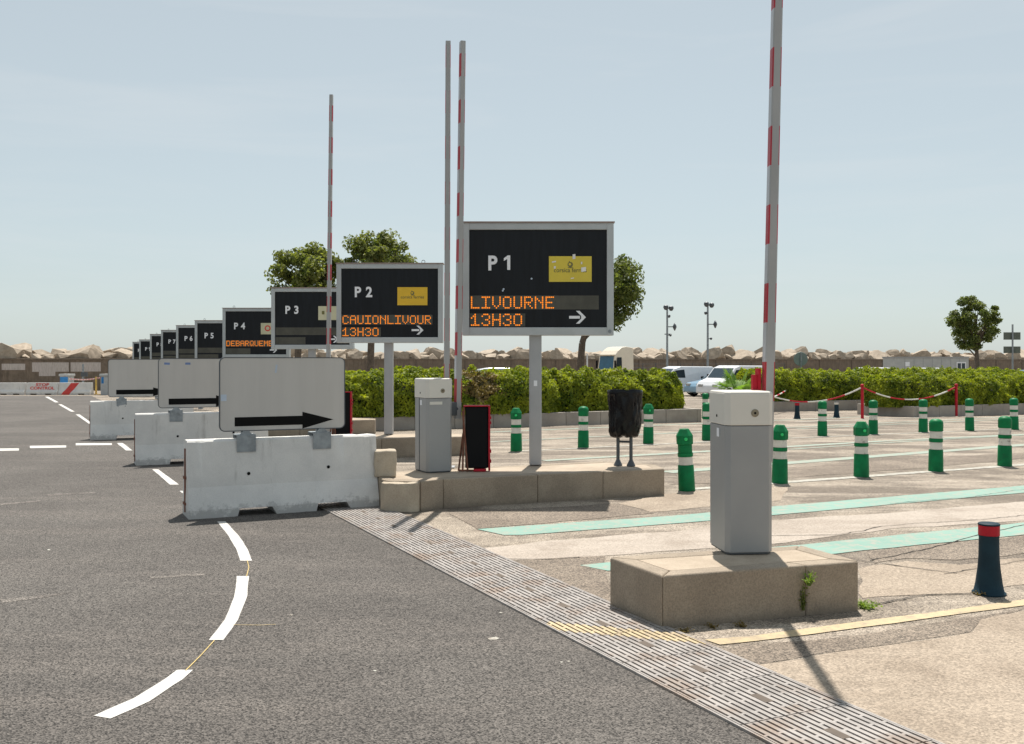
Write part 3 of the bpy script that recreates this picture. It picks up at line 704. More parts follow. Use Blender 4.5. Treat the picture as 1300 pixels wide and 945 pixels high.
def sign(n, left, Y, dz, rows, plate, label, strips=True):
    W_, zb, zt = 1.89, 1.965, 3.37
    x = left + W_ / 2 - .03; g0 = zg(Y + .12)
    base = .33 if n <= 3 else .33
    t = thing('destination_sign', label, 'sign', (x, Y + .12, g0), 0, 'electronic destination signs in a receding row')
    dz = dz - g0
    def zz(v): return v + dz
    x0, x1 = -W_ / 2 + .03, W_ / 2 + .03
    fy = -.12
    bm = B(); box(bm, x0 + .03, x1 - .03, -.05, .12, zz(zb) + .03, zz(zt) - .03); obj('housing', bm, 'alu', t, bevel=.006)
    fw = .085
    bm = B()
    for (a, b_, c, d) in ((x0, x0 + fw, zb + .0, zt), (x1 - fw, x1, zb, zt), (x0 + fw, x1 - fw, zb, zb + fw + .015), (x0 + fw, x1 - fw, zt - fw, zt)):
        box(bm, a, b_, fy, .1, zz(c), zz(d))
    obj('frame', bm, 'alu', t, bevel=.006)
    bm = B(); box(bm, x0 - .012, x1 + .012, fy - .02, .13, zz(zt) + .001, zz(zt) + .016); obj('top_plate', bm, 'frame_top', t)
    bm = B(); box(bm, x0 + fw, x1 - fw, fy + .03, fy + .05, zz(zb) + fw + .015, zz(zt) - fw); obj('face', bm, 'sign_face', t)
    yf = fy + .029
    ox = -.0
    def bar(name, a, b_, c, d, m, y=yf, th=.001):
        bm = B(); box(bm, a, b_, y - th, y, zz(c), zz(d)); return obj(name, bm, m, t)
    bar('led_strip', -.82, .79, zb + .325, zb + .487 + .012, 'led_strip'); bar('led_strip', -.82, -.13, zb + .11, zb + .275, 'led_strip')
    dg = str(n) if n < 10 else '10'
    text('bay_letter', 'P', .25, -.6, yf - .003, zz(zb) + .82, 'white_letter', t, offset=.008, xs=.92)
    xn = -.385
    for ch in dg:
        if ch == '1':
            bm = B(); zq = zz(zb) + .82
            extr(bm, [(xn + .03, zq), (xn + .068, zq), (xn + .068, zq + .18), (xn + .036, zq + .18), (xn - .012, zq + .145), (xn - .012, zq + .112), (xn + .03, zq + .136)], yf - .005, yf - .001); obj('bay_digit', bm, 'white_letter', t); xn += .11
        else: text('bay_digit', ch, .25, xn - .01, yf - .003, zz(zb) + .82, 'white_letter', t, offset=.008, xs=.92)
    pt = .0222
    for r, s in rows:
        for ci, ch in enumerate(s):
            o = obj('led_letter', led_text(ch, -.8 + ci * 6 * pt, 0, pt), 'led', t); o.location = (0, yf - .004, zz(zb) + (.478 if r == 0 else .262))
    if plate:
        p = bar('operator_plate', .167, .701, zb + .67, zb + .99, plate[0], y=yf - .001, th=.004)
        py = yf - .0062
        if plate[1] == 'ferry':
            o = text('plate_lettering', 'corsica ferries', .078, .434, py, zz(zb) + .79, 'olive_print', t, align='CENTER', xs=.93, offset=.0006, extrude=.001)
            bm = B(); m = Matrix.Translation((.434, py, zz(zb) + .885)) @ Matrix.Rotation(PI / 2, 4, 'X')
            lathe(bm, [(.034, 0), (.034, .001)], 20, m=m); 
            box(bm, .404, .464, py - .001, py, zz(zb) + .843, zz(zb) + .851)
            box(bm, .418, .428, py - .0018, py - .0012, zz(zb) + .915, zz(zb) + .93)
            obj('plate_emblem', bm, 'olive_print', t)
            bm = B(); lathe(bm, [(.016, 0), (.016, .0012)], 12, m=Matrix.Translation((.428, py - .0012, zz(zb) + .89)) @ Matrix.Rotation(PI / 2, 4, 'X')); obj('plate_emblem', bm, plate[0], t)
        elif plate[1] == 'red':
            bm = B(); rg = [(.085, 0), (.085, .001)]
            lathe(bm, rg, 24, m=Matrix.Translation((.36, py, zz(zb) + .84)) @ Matrix.Rotation(PI / 2, 4, 'X')); obj('plate_emblem', bm, 'red_print', t)
            bm = B(); lathe(bm, [(.05, 0), (.05, .001)], 24, m=Matrix.Translation((.36, py - .0013, zz(zb) + .84)) @ Matrix.Rotation(PI / 2, 4, 'X')); obj('plate_emblem', bm, 'cream_plate', t)
        elif plate[1] == 'blank':
            bar('plate_print', .25, .31, zb + .8, zb + .88, 'olive_print', y=py, th=.001)
    if strips and n <= 4:
        bm = B(); m_ = []
        ax, az = .63, zz(zb) + .227
        extr(bm, [(ax - .21, az - .017), (ax - .075, az - .017), (ax - .075, az + .017), (ax - .21, az + .017)], yf - .003, yf - .001)
        extr(bm, [(ax, az), (ax - .08, az + .08), (ax - .125, az + .08), (ax - .06, az + .0172), (ax - .06, az - .0172), (ax - .125, az - .08), (ax - .08, az - .08)], yf - .003, yf - .001)
        obj('arrow', bm, 'white_letter', t)
    elif n > 4:
        pass
    pb = zg(Y) - g0 + (.33 if n <= 3 else 0)
    bm = B(); q = .077
    box(bm, -q, q, -.05, .104, .335 if n <= 3 else 0, zz(zb) + .01); obj('post', bm, 'post', t, bevel=.012)
    bm = B()
    for sx in ((-.62, .62) if n != 1 else ()):
        R_ = .03; pts = [Vector((sx + R_ * math.cos(a), 0, zz(zt) + .016 + .03 + R_ * math.sin(a))) for a in [k * PI / 5 for k in range(-3, 9)]]
        tube(bm, pts, .006, 6)
    if n != 1: obj('lifting_eye', bm, 'dark_steel', t)
    if n == 1:
        for (sx, sz, w_, h_) in ((.23, .92, .05, .018), (.24, .85, .025, .03), (.48, .985, .035, .06), (.60, .825, .06, .055), (.46, .715, .04, .012), (.575, .905, .018, .03)):
            bm = B(); box(bm, sx - w_ / 2, sx + w_ / 2, -.001, 0, -h_ / 2, h_ / 2)
            for v in bm.verts: v.co.z += .15 * (v.co.x - sx)
            o = obj('torn_sticker', bm, 'sticker', t); o.location = (0, py - .0035, zz(zb) + sz)
        for (sx, sz) in ((-.4, .58), (-.05, .71), (-.41, .56)):
            bm = B(); lathe(bm, [(.012, 0), (.012, .001)], 7, m=Matrix.Translation((sx, yf - .001, zz(zb) + sz)) @ Matrix.Rotation(PI / 2, 4, 'X')); obj('smudge', bm, 'pale_sticker', t)
        bm = B(); lathe(bm, [(.022, 0), (.022, .006)], 14, m=Matrix.Translation((x1 - .05, fy, zz(zb) + .05)) @ Matrix.Rotation(PI / 2, 4, 'X')); obj('lock', bm, 'galv', t)
        bm = B(); box(bm, -.022, .022, -.054, -.0505, 1.33, 1.4); obj('post_label', bm, 'white_letter', t)
    return t
lefts = [-.62, -3.12, -5.55, -8.2, -10.66, -13.06, -15.5, -17.9, -20.4, -22.77]
dzs = [0, 0, -.05, -.24, -.38, -.36, -.38, -.42, -.58, -.61]
SY = [12.25 + 5.18 * i for i in range(10)]
slab = ['largest electronic sign reading P 1, LIVOURNE 13H30, with a yellow company plate',
 'electronic sign reading P 2, CAUIONLIVOUR 13H30, with a golden company plate', 'sign reading P 3 with no lit text and a cream plate, behind the slender boom',
 'sign reading P 4 with DEBARQUEM in orange lights and a red emblem', 'dark unlit sign reading P 5, just left of the P 4 sign', 'dark unlit sign reading P 6, left of the P 5 sign',
 'dark unlit sign reading P 7, sixth smallest step of the row', 'dark unlit sign marked P 8, mostly covered by the P 7 sign', 'dark unlit sign marked P 9, a narrow strip showing', 'farthest and smallest sign of the row, at its left end']
slab[6] = 'dark unlit sign reading P 7, left of the P 6 sign'
rowsx = [[(0, 'LIVOURNE'), (1, '13H30')], [(0, 'CAUIONLIVOUR'), (1, '13H30')], [], [(0, 'DEBARQUEMENT')], [], [], [], [], [], []]
pl = [('yellow_plate', 'ferry'), ('gold_plate', 'ferry'), ('cream_plate', 'blank'), ('cream_plate', 'red')] + [None, None, ('gold_plate', 'none'), None, None, None]
for i in range(10):
    sign(i + 1, lefts[i], SY[i], dzs[i], rowsx[i], pl[i], slab[i])

# ---------------------------------------------------------------- boom gates
def boom_mesh(z0, z1, lean, wx=.072, wy=.12, off=.1, per=.56, tap=.86, c=.011):
    """upright aluminium arm, red bands on its two side faces"""
    bm = B()
    zs = [z0]; z = z0 + off; red = True; flags = []
    flags.append(False)
    while z < z1:
        zs.append(z); flags.append(red); z += per / 2; red = not red
    zs.append(z1)
    rings = []
    for z in zs:
        k = 1 - (1 - tap) * (z - z0) / (z1 - z0); a, b_ = wx / 2 * k, wy / 2 * k; cx = lean * (z - z0)
        rings.append([bm.verts.new((cx + p[0], p[1], z)) for p in ((-a + c, -b_), (a - c, -b_), (a, -b_ + c), (a, b_ - c), (a - c, b_), (-a + c, b_), (-a, b_ - c), (-a, -b_ + c))])
    for i in range(len(zs) - 1):
        for k in range(8):
            f = bm.faces.new((rings[i][k], rings[i][(k + 1) % 8], rings[i + 1][(k + 1) % 8], rings[i + 1][k]))
            if k in (2, 6): f.material_index = 2 if flags[i] else 1
            if k in (1, 7) : f.material_index = 2 if flags[i] else 0
    bm.faces.new(rings[0][::-1]); bm.faces.new(rings[-1])
    return bm
def cabinet(origin, rz, label, boom, split=False, grp='barrier gates with raised booms'):
    W_, D = .34, .42
    t = thing('boom_gate', label, 'boom gate', origin, rz, grp)
    def oct_(x0, x1, y0, y1, c): return [(x0 + c, y0), (x1 - c, y0), (x1, y0 + c), (x1, y1 - c), (x1 - c, y1), (x0 + c, y1), (x0, y1 - c), (x0, y0 + c)]
    bm = B(); prism(bm, oct_(0.005, W_ - .005, .005, D - .005, .032), .012, .873); obj('cabinet_body', bm, 'cab_body', t, bevel=.004)
    bm = B(); prism(bm, oct_(0.012, W_ - .012, .012, D - .012, .03), .0, .012); obj('plinth', bm, 'dark_steel', t)
    bm = B(); prism(bm, oct_(.012, W_ - .012, .012, D - .012, .03), .873, .88); obj('seam', bm, 'dark_steel', t)
    bm = B(); prism(bm, oct_(0, W_, 0, D, .034), .878, 1.095); prism(bm, oct_(0.0, W_, 0.0, D, .034), 1.095, 1.108, taper=.05)
    hd = obj('cabinet_head', bm, 'cab_head', t, bevel=.005)
    bm = B(); m = Matrix.Translation((W_ * .6, 0, .962)) @ Matrix.Rotation(PI / 2, 4, 'X'); lathe(bm, [(.027, -.005), (.027, .003), (.022, .004)], 20, m=m); lk = obj('lock', bm, 'brass', hd)
    bm = B(); lathe(bm, [(.008, 0), (.008, .006)], 14, m=m); obj('keyhole', bm, 'black', lk)
    bm = B(); m = Matrix.Translation((0, .2, .935)) @ Matrix.Rotation(-PI / 2, 4, 'Y'); lathe(bm, [(.009, -.003), (.009, .004)], 12, m=m); obj('side_lock', bm, 'black', hd)
    bm = B(); box(bm, .004 - .003, .004, .16, .21, .79, .85); obj('side_label', bm, 'white_letter', t)
    if split:
        bm = B(); box(bm, .0015, .006, .235, .25, .015, .89); obj('door_gap', bm, 'dark_steel', t)
        bm = B(); box(bm, .04, .2, .0015, .004, .8, .835); obj('front_label', bm, 'cab_head', t)
    if boom:
        x, y, z0, z1, lean, off, brz = boom
        a = obj('boom', boom_mesh(z0, z1, lean, off=off, wy=.1, c=.009), ['arm', 'arm_white', 'arm_red'], t)
        a.location = (x, y, 0); a.rotation_euler = (0, 0, -rz + brz)
        bm = B(); box(bm, W_ - .03, x - .03, y - .06, y + .06, .66, .82); lathe(bm, [(.05, -.02), (.05, .04)], 16, m=Matrix.Translation((x - .045, y, .74)) @ Matrix.Rotation(PI / 2, 4, 'Y')); obj('boom_hinge', bm, 'dark_steel', t, bevel=.005)
    return t
c1 = cabinet(Vector((1.45, 6.66, .331)), math.radians(5), 'nearest boom gate, grey and white cabinet with raised boom on the front island', (.40, .33, .6, 4.9, .0235, .19 + .24, 0))
bm = B(); box(bm, -.02, .0, -.035, .035, .0, .155); box(bm, -.055, -.0205, -.02, .02, .0, .11); o = obj('red_reflector', bm, 'red', c1); o.location = (.36, .36, 1.108)
for (hx) in (0,):
    bm = B(); box(bm, -.015, .015, -.005, .005, .0, .0); bm.free()
c2 = cabinet(Vector((-1.0, 11.5, .331)), math.radians(27), 'boom gate with grey and white cabinet at the left end of the long island', (.455, .14, .62, 5.17, .014, .2, .32), True)
# slender second boom behind, on its own stand
def boom_stand(loc, label, z1, lean, off, h0=.9, wy=.1, c=.009, brz=0):
    t = thing('boom_stand', label, 'boom gate', loc, 0, 'raised booms on slim stands')
    bm = B(); box(bm, -.05, .05, -.06, .06, .0, h0); box(bm, -.1, .1, -.1, .1, -.001, .015); obj('stand', bm, 'post', t, bevel=.006)
    obj('boom', boom_mesh(h0 - .0, z1, lean, wy=wy, off=off, c=c), ['arm', 'arm_white', 'arm_red'], t, rz=brz)
    return t
boom_stand(Vector((-.805, 12.1, .331)), 'slim grey raised boom just behind the white-topped cabinet on the long island', 5.25, .004, .1, c=.006, brz=.08)
p2l = Vector((-3.24, 17.3, .331))
boom_stand(p2l, 'farthest raised boom with red bands, in front of the P 3 sign', 6.0, .011, .15, c=.013)

# ---------------------------------------------------------------- black panels with red edges
def red_panel(loc, rz, label):
    t = thing('folded_barrier_panel', label, 'barrier panel', loc, rz, 'black panels with red edges on the islands')
    bm = B(); box(bm, -.13, .145, -.07, .06, .035, .77); obj('black_panel', bm, 'black_rubber', t, bevel=.02, seg=3)
    bm = B(); box(bm, .1455, .168, -.085, .07, .01, .785)
    for z in (.1, .22, .56, .62): box(bm, .1685, .18, -.085, .07, z, z + .035)
    box(bm, -.15, .1454, -.08, .06, .7702, .7852); box(bm, -.03, .12, -.09, .0, -.0, .03)
    obj('red_edge', bm, 'red', t, bevel=.004)
    bm = B()
    for a, b_ in (((-.16, -.06, 0), (-.145, -.06, .77)), ((-.16, .06, 0), (-.145, .06, .77)), ((-.21, 0, 0), (-.155, -.03, .45)), ((-.1, -.07, 0), (-.16, -.08, .72)), ((-.21, -.06, .012), (.12, -.06, .012))):
        tube(bm, [a, b_], .011, 8)
    obj('tube_frame', bm, 'rust', t)
    return t
red_panel(Vector((-.43, 11.75, .331)), .05, 'black panel with red edges standing beside the cabinet on the long island')
red_panel(Vector((-2.93, 16.93, .331)), .05, 'black panel with red edges half hidden behind the largest arrow board')

# ---------------------------------------------------------------- bin with black bag
bn = thing('litter_bin', 'rubbish bin on two legs covered with a shiny black bag', 'bin', (1.42, 12.33, .331), 0)
def bag_mesh():
    bm = B(); n = 72; rings = []
    keys = [(.02, .375), (.12, .36), (.165, .375), (.185, .43), (.195, .5), (.2, .58), (.203, .66), (.206, .74), (.21, .82), (.214, .89), (.214, .935), (.209, .95), (.198, .94), (.192, .86), (.185, .75), (.01, .74)]
    prof = []
    for i in range(len(keys) - 1):
        for q in range(3): prof.append(tuple(keys[i][c] + (keys[i + 1][c] - keys[i][c]) * q / 3 for c in (0, 1)))
    prof.append(keys[-1])
    for j, (r, z) in enumerate(prof):
        ring = []
        for k in range(n):
            a = 2 * PI * k / n; ca, sa = math.cos(a), math.sin(a)
            f = noise.noise(Vector((ca * 1.3, sa * 1.3, z * 1.6 + 2))) * .03
            f -= abs(noise.noise(Vector((ca * 2.6 + z * .8, sa * 2.6, z * 1.5 + 4)))) * .035
            f -= (1 - min(1, abs(noise.noise(Vector((ca * 3.4 + z * 2.2, sa * 3.4, z * 2.8)))) * 5)) * .014
            f += (1 - min(1, abs(noise.noise(Vector((ca * 4 - z * 3, sa * 4, z * 4 + 7)))) * 4)) * .007
            w_ = min(1, r / .15) * (.3 if .9 < z and j < 38 else 1)
            rr = max(.01, r + .012 + f * w_)
            zz_ = z + noise.noise(Vector((ca * 2, sa * 2, 8))) * (.04 if z < .5 else .02)
            ring.append(bm.verts.new((rr * ca, rr * .85 * sa, zz_)))
        rings.append(ring)
    for i in range(len(rings) - 1):
        for k in range(n): bm.faces.new((rings[i][k], rings[i][(k + 1) % n], rings[i + 1][(k + 1) % n], rings[i + 1][k]))
    bm.faces.new(rings[0][::-1]); bm.faces.new(rings[-1])
    return bm
o = obj('bin_bag', bag_mesh(), 'bag', bn, smooth=True, angle=50)
for k, (lx, ly) in enumerate(((-.085, .03), (.07, -.04))):
    bm = B(); tube(bm, [(lx, ly, .05), (lx, ly, .7)], .022, 10); lathe(bm, [(.055, 0), (.055, .008), (.02, .08), (.019, .1)], 12, (lx, ly, 0)); obj('leg', bm, 'dark_steel', bn)
bm = B(); tube(bm, [(-.085, .03, .3), (.07, -.04, .3)], .014, 8); obj('crossbar', bm, 'dark_steel', bn)

# ---------------------------------------------------------------- lane bollards
def bollard_proto(hexcap):
    t = thing('lane_bollard', '', 'bollard', (0, 0, 0), 0, 'green and white lane bollards')
    k = 1.0
    a, b_, c, d = (.325, .44, .49, .6) if not hexcap else (.325, .435, .48, .585)
    bm = B(); lathe(bm, [(.106, 0), (.106, .004), (.1, a - .006), (.096, a), (.086, a + .001), (.086, b_ - .001), (.097, b_), (.097, c), (.086, c + .001), (.086, d), (.08, d + .01)], 28)
    obj('post', bm, 'green', t, smooth=True, angle=35)
    for z0, z1 in ((a + .004, b_ - .004), (c + .004, d - .002)):
        bm = B(); lathe(bm, [(.0862, z0), (.0895, z0 + .001), (.0895, z1 - .001), (.0862, z1)], 28); obj('white_band', bm, 'band', t, smooth=True, angle=35)
    bm = B()
    if hexcap:
        n = 8; lathe(bm, [(.09, d + .001), (.108, d + .006), (.11, .70), (.066, .775), (.06, .785)], n, ph=PI / 8)
        obj('cap', bm, 'green', t, bevel=.006)
    else:
        lathe(bm, [(.09, d + .001), (.099, d + .004), (.1, .71), (.1, .715), (.093, .745), (.07, .77), (.035, .782), (.001, .785)], 28); obj('cap', bm, 'green', t, smooth=True, angle=40)
    if hexcap:
        bm = B(); lathe(bm, [(.02, -.004), (.022, .006), (.008, .012)], 12, m=Matrix.Translation((0, -.106, .66)) @ Matrix.Rotation(PI / 2, 4, 'X')); obj('reflector', bm, 'green_reflector', t)
    return t
MAT['green_reflector'] = simple('green_reflector', (0.02, 0.6, 0.16), 0.2)
ph, pr_ = bollard_proto(True), bollard_proto(False)
near = [(872, 623, 1, -.045, 'near-row green bollard left of the front cabinet, leaning, with a single white band'), (990, 613.5, 1, 0, 'near-row faceted green bollard just right of the front cabinet'),
 (1093.5, 605.5, 1, 0, 'near-row faceted green bollard in front of the red chain post'), (1188, 598.5, 0, 0, 'dome-topped near-row bollard, second from the right edge'), (1275.5, 592, 0, .01, 'dome-topped near-row bollard closest to the right edge')]
far = [(655.5, 573, 1, 0, 'far-row faceted bollard between the black panel and the P 1 post'), (740.5, 568.5, 0, 0, 'far-row dome-topped bollard between the P 1 post and the bin'), (823, 563, 1, .0, 'far-row faceted bollard just right of the bin'),
 (897.5, 559, 0, 0, 'far-row bollard hidden behind the left side of the front cabinet'), (972, 556, 0, 0, 'far-row bollard hidden behind the raised near boom'), (1044, 553.5, 0, 0, 'far-row round bollard left of the tall red chain post'),
 (1108.5, 551.5, 0, 0, 'far-row round bollard right of the tall red chain post'), (1172, 549, 0, 0, 'far-row round bollard left of the right-hand chain post'), (1231, 547, 0, 0, 'far-row round bollard right of the right-hand chain post'), (1287.5, 545.5, 0, 0, 'far-row round bollard at the right edge of the photo')]
used = set()
for i, (x, y, hx, ln, lb) in enumerate(near + far):
    src = ph if hx else pr_
    p = at(x, y)
    rz = random.uniform(-.4, .4) if not hx else PI / 16 * random.uniform(-1, 1)
    if src.name in used: o = dup(src, p, rz, lb)
    else: used.add(src.name); src.location = p; src.rotation_euler = (0, 0, rz); src['label'] = lb; o = src
    o.rotation_euler = (random.uniform(-.01, .01), ln + random.uniform(-.01, .01), rz)
for c in sorted([c for c in COL.objects if c.parent == ph and c.name.startswith('white_band')], key=lambda c: c.name)[1:]:      # the leaning one has lost its upper white band
    c.data = c.data.copy(); c.data.materials[0] = MAT['green']; c.name = 'upper_band'; c['label'] = 'green upper band'
for i, (x, Y, lb) in enumerate([(895.5, 30.5, 'distant green bollard left of the palm, only its top showing'), (957, 31, 'distant green bollard right of the palm, only its top showing')]):
    dup(pr_, atY(x, Y), 0, lb)

# blue flared bollards
def blue_proto(label):
    t = thing('flared_bollard', label, 'bollard', (0, 0, 0), 0, 'dark blue flared bollards')
    bm = B(); lathe(bm, [(.112, 0), (.113, .012), (.1, .022), (.088, .08), (.075, .18), (.068, .27), (.066, .4), (.069, .415)], 28); obj('post', bm, 'navy', t, smooth=True, angle=50)
    bm = B(); lathe(bm, [(.067, .4155), (.0705, .417), (.0705, .485), (.067, .4865)], 28); o = obj('band', bm, 'red', t, smooth=True, angle=40)
    bm = B(); lathe(bm, [(.067, .4868), (.0725, .488), (.0725, .497), (.065, .502), (.001, .504)], 28); obj('top', bm, 'navy', t, smooth=True, angle=40)
    return t
bp = blue_proto('dark blue flared bollard with red band in the right foreground'); bp.location = at(1255.5, 754)
q = dup(bp, at(1012, 532), 0, 'small distant blue bollard with red band, left of the others')
for x, y, lb in ((1062, 530.5, 'distant blue bollard with white top, left of the tall chain post'), (1157, 528.5, 'distant blue bollard with white top, between the two chain posts')):
    q = dup(bp, at(x, y), 0, lb)
    for c in [c for c in COL.objects if c.parent == q and c.name.startswith('band')]:
        c.data = c.data.copy(); c.data.materials.clear(); c.data.materials.append(MAT['band'])

# chain posts and chains
posts = [(958, 533, 1.02, 'red chain post behind the near boom'), (1000.5, 521.5, .93, 'thin distant red chain post right of the near boom'), (1094.7, 531.5, 1.07, 'tall red chain post in the middle of the chain'), (1214, 528.5, 1.06, 'red chain post in front of the right-hand hedge'), (1345, 525, 1.06, 'red chain post beyond the right edge')]
pp = []
for i, (x, y, h_, lb) in enumerate(posts[:4]):
    p = at(x, y); pp.append((p, h_))
    t = thing('chain_post', lb, 'post', p, 0, 'red chain posts')
    bm = B(); lathe(bm, [(.048, 0), (.046, .02), (.045, h_ - .08)], 14); obj('shaft', bm, 'red', t, smooth=True, angle=40)
    bm = B(); lathe(bm, [(.03, h_ - .0795), (.055, h_ - .07), (.055, h_ - .03), (.03, h_ - .005), (.001, h_)], 14); obj('knob', bm, 'red', t, smooth=True, angle=50)
def chain(a, b_, sag, label, per=.62):
    bm = B(); n = 60; last = None; d = b_ - a; s = 0
    pts = [a.lerp(b_, k / n) + Vector((0, 0, -4 * sag * (k / n) * (1 - k / n))) for k in range(n + 1)]
    mi = []
    tube(bm, pts, .024, 6, False)
    bm.faces.ensure_lookup_table(); L = 0
    for k in range(n):
        L += (pts[k + 1] - pts[k]).length
        for q in range(6): bm.faces[k * 6 + q].material_index = int(L / per) % 2
    o = obj('barrier_chain', bm, ['red', 'band']); tag(o, label, 'chain', 'red and white chains between the posts'); return o
top = lambda i, dz=-.1: pp[i][0] + Vector((0, 0, pp[i][1] + dz))
chain(top(0), top(2), .42, 'red and white chain sagging from the near boom to the tall chain post')
chain(top(2), top(3), .4, 'red and white chain sagging in front of the hedges between two posts')
chain(top(0, -.35), top(1), .15, 'short red and white chain beside the near boom')
MAT['wall_dark'] = simple('wall_joint', (0.14, 0.11, 0.085), .9)
MAT['sign_dark'] = simple('dark_sign_back', (0.1, 0.12, 0.1), .6)
# ---------------------------------------------------------------- foliage helpers (numpy leaf clouds)
def leaf_mesh(centers, size, seed, nrm=None, fold=True, jit=.5, mats=None, aspect=.55):
    rs = np.random.RandomState(seed); n = len(centers); C_ = np.asarray(centers, dtype=np.float64)
    d = rs.normal(size=(n, 3))
    if nrm is not None: d = np.asarray(nrm) * 1.0 + d * jit
    d /= np.linalg.norm(d, axis=1)[:, None]
    a = np.cross(d, rs.normal(size=(n, 3))); a /= np.linalg.norm(a, axis=1)[:, None]
    b_ = np.cross(d, a)
    s = (size * rs.uniform(.6, 1.35, n))[:, None]
    v = np.empty((n, 4, 3))
    v[:, 0] = C_ - a * s * .5; v[:, 1] = C_ + b_ * s * aspect * .5 + d * s * .06; v[:, 2] = C_ + a * s * .5; v[:, 3] = C_ - b_ * s * aspect * .5 + d * s * .06
    me = bpy.data.meshes.new('leaves')
    me.vertices.add(n * 4); me.vertices.foreach_set('co', v.reshape(-1))
    me.loops.add(n * 4); me.loops.foreach_set('vertex_index', np.arange(n * 4, dtype=np.int32))
    me.polygons.add(n); me.polygons.foreach_set('loop_start', np.arange(0, n * 4, 4, dtype=np.int32)); me.polygons.foreach_set('loop_total', np.full(n, 4, dtype=np.int32))
    me.update(calc_edges=True)
    return me
def nz(x, y, z=0): return noise.noise(Vector((x, y, z)))
# ---------------------------------------------------------------- hedges: lines along the lane direction
def hedge(name, origin, L, Wd, h0, h1, label, dens, seed, leaf=.085, brown=None, round_=1.0):
    """origin = front left corner; runs L along U, Wd along V, from h0 to h1"""
    t = thing(name, label, 'hedge', origin, UA, 'clipped hedges behind the lanes')
    def shape(s, q, sh=1.0):     # s along 0..L, q = angle round the section 0..pi (front base -> top -> back base)
        endf = min(1.0, max(0.0, min(s, L - s) / round_)); e = math.sqrt(1 - (1 - endf) ** 2)
        wv = .13 * nz(s * .7, q * 1.1, seed) + .09 * nz(s * 2.1, q * 2.6, seed + 5) + .045 * nz(s * 5, q * 5, seed + 9)
        hw = Wd / 2 * (.55 + .45 * e) + wv; hh = (h1 - h0) * (.9 + .1 * e) + wv * 1.3 + .07 * nz(s * .45, 3, seed)
        c_, s_ = math.cos(q), math.sin(q)
        k = 1.0 / (abs(c_) ** 4.2 + abs(s_) ** 4.2) ** (1 / 4.2)   # squared-off round section
        return Vector((s, Wd / 2 - hw * c_ * k * sh, h0 + hh * s_ * k * sh))
    # added solid dark core in place of twigs, so the sky never shows through
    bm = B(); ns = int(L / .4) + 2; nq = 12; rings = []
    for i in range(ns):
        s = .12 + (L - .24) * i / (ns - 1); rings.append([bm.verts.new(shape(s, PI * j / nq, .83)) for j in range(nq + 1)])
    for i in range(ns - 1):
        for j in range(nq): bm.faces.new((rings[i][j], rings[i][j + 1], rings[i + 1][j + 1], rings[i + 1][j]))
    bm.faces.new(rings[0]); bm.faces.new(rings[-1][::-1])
    obj('inner_core', bm, 'hedge_core', t)
    rs = random.Random(seed); pts = []; nr = []; pb = []; nb_ = []
    def add(p, n_):
        if brown and math.hypot((p.x - brown[0]) / brown[2], (p.z - brown[1]) / .42) < .95 + .7 * nz(p.x * 2.5, p.z * 2.5) + rs.uniform(-.3, .3): pb.append(p[:]); nb_.append(n_[:])
        else: pts.append(p[:]); nr.append(n_[:])
    n = int(dens * L)
    for _ in range(n):
        s = rs.uniform(0, L); q = math.acos(rs.uniform(-1, .55)) if False else rs.uniform(0, PI * .8)
        depth = 1 - abs(rs.gauss(0, .055)) + .02
        # clumps: push tufts outward
        tuft = .2 * max(0, nz(s * 3.8, q * 6, seed + 20)) - .06 * max(0, nz(s * 3.1, q * 5, seed + 40))
        p = shape(s, q, depth + tuft)
        n_ = (p - Vector((s, Wd / 2, h0 + (h1 - h0) * .45))).normalized()
        n_ = (n_ + Vector((0, 0, .35))).normalized(); add(p, n_)
    for end in (0, L):      # rounded ends
        for _ in range(int(dens * Wd * .8)):
            q = rs.uniform(0, PI); k = math.sqrt(rs.random()); p = shape(min(max(end, .03), L - .03), q, k)
            p.x += (1 - k ** 3) * .16 * (1 if end else -1) + rs.gauss(0, .03); add(p, Vector((1 if end else -1, 0, .3)))
    obj('foliage', leaf_mesh(pts, leaf, seed, nr, jit=.75), 'hedge_leaf', t)
    if pb: o = obj('withered_foliage', leaf_mesh(pb, leaf, seed + 1, nb_, jit=.8), 'hedge_brown', t); o['label'] = 'brown withered patch'
    return t
def planter(name, origin, L, Wd, h, label):
    t = thing(name, label, 'kerb', origin, UA, 'low kerbs edging the hedges')
    n = max(1, int(L / 1.0))
    for i in range(n):
        bm = B(); box(bm, i * L / n + .004, (i + 1) * L / n - .004, 0, .16, -.3, h + random.uniform(-.004, .004)); obj('kerb_stone', bm, 'kerb_pale', t, bevel=.012)
    bm = B(); box(bm, 0.002, L - .002, .1605, Wd, -.3, h - .03); obj('soil_bed', bm, 'soil', t)
    bm = B(); box(bm, -.15, -.001, .0, Wd, -.3, h - .002); obj('kerb_stone', bm, 'kerb_pale', t, bevel=.012)
    bm = B(); box(bm, L + .001, L + .15, .0, Wd, -.3, h - .002); obj('kerb_stone', bm, 'kerb_pale', t, bevel=.012)
    return t
MAT['kerb_pale'] = concrete('pale_kerb_concrete', (0.44, 0.40, 0.35), (0.36, 0.32, 0.28), 0.25, (0.14, 0.12, 0.1), 0.6, 0.85)
MAT['soil'] = simple('soil', (0.12, 0.085, 0.055), 0.95, bmp=.6)
pA = at(620, 543)          # front left of kerb line under hedge A
A0 = pA - U * 5.2
planter('hedge_kerb', A0, 11.75, 2.3, .34, 'low pale kerb under the two left hedges')
hedge('hedge', A0 - V * .02 + Vector((0, 0, 0)), 7.4, 2.1, .34, 1.39, 'left green hedge with a brown withered patch, behind the boom cabinet', 5200, 3, brown=(5.05, 1.05, .5))
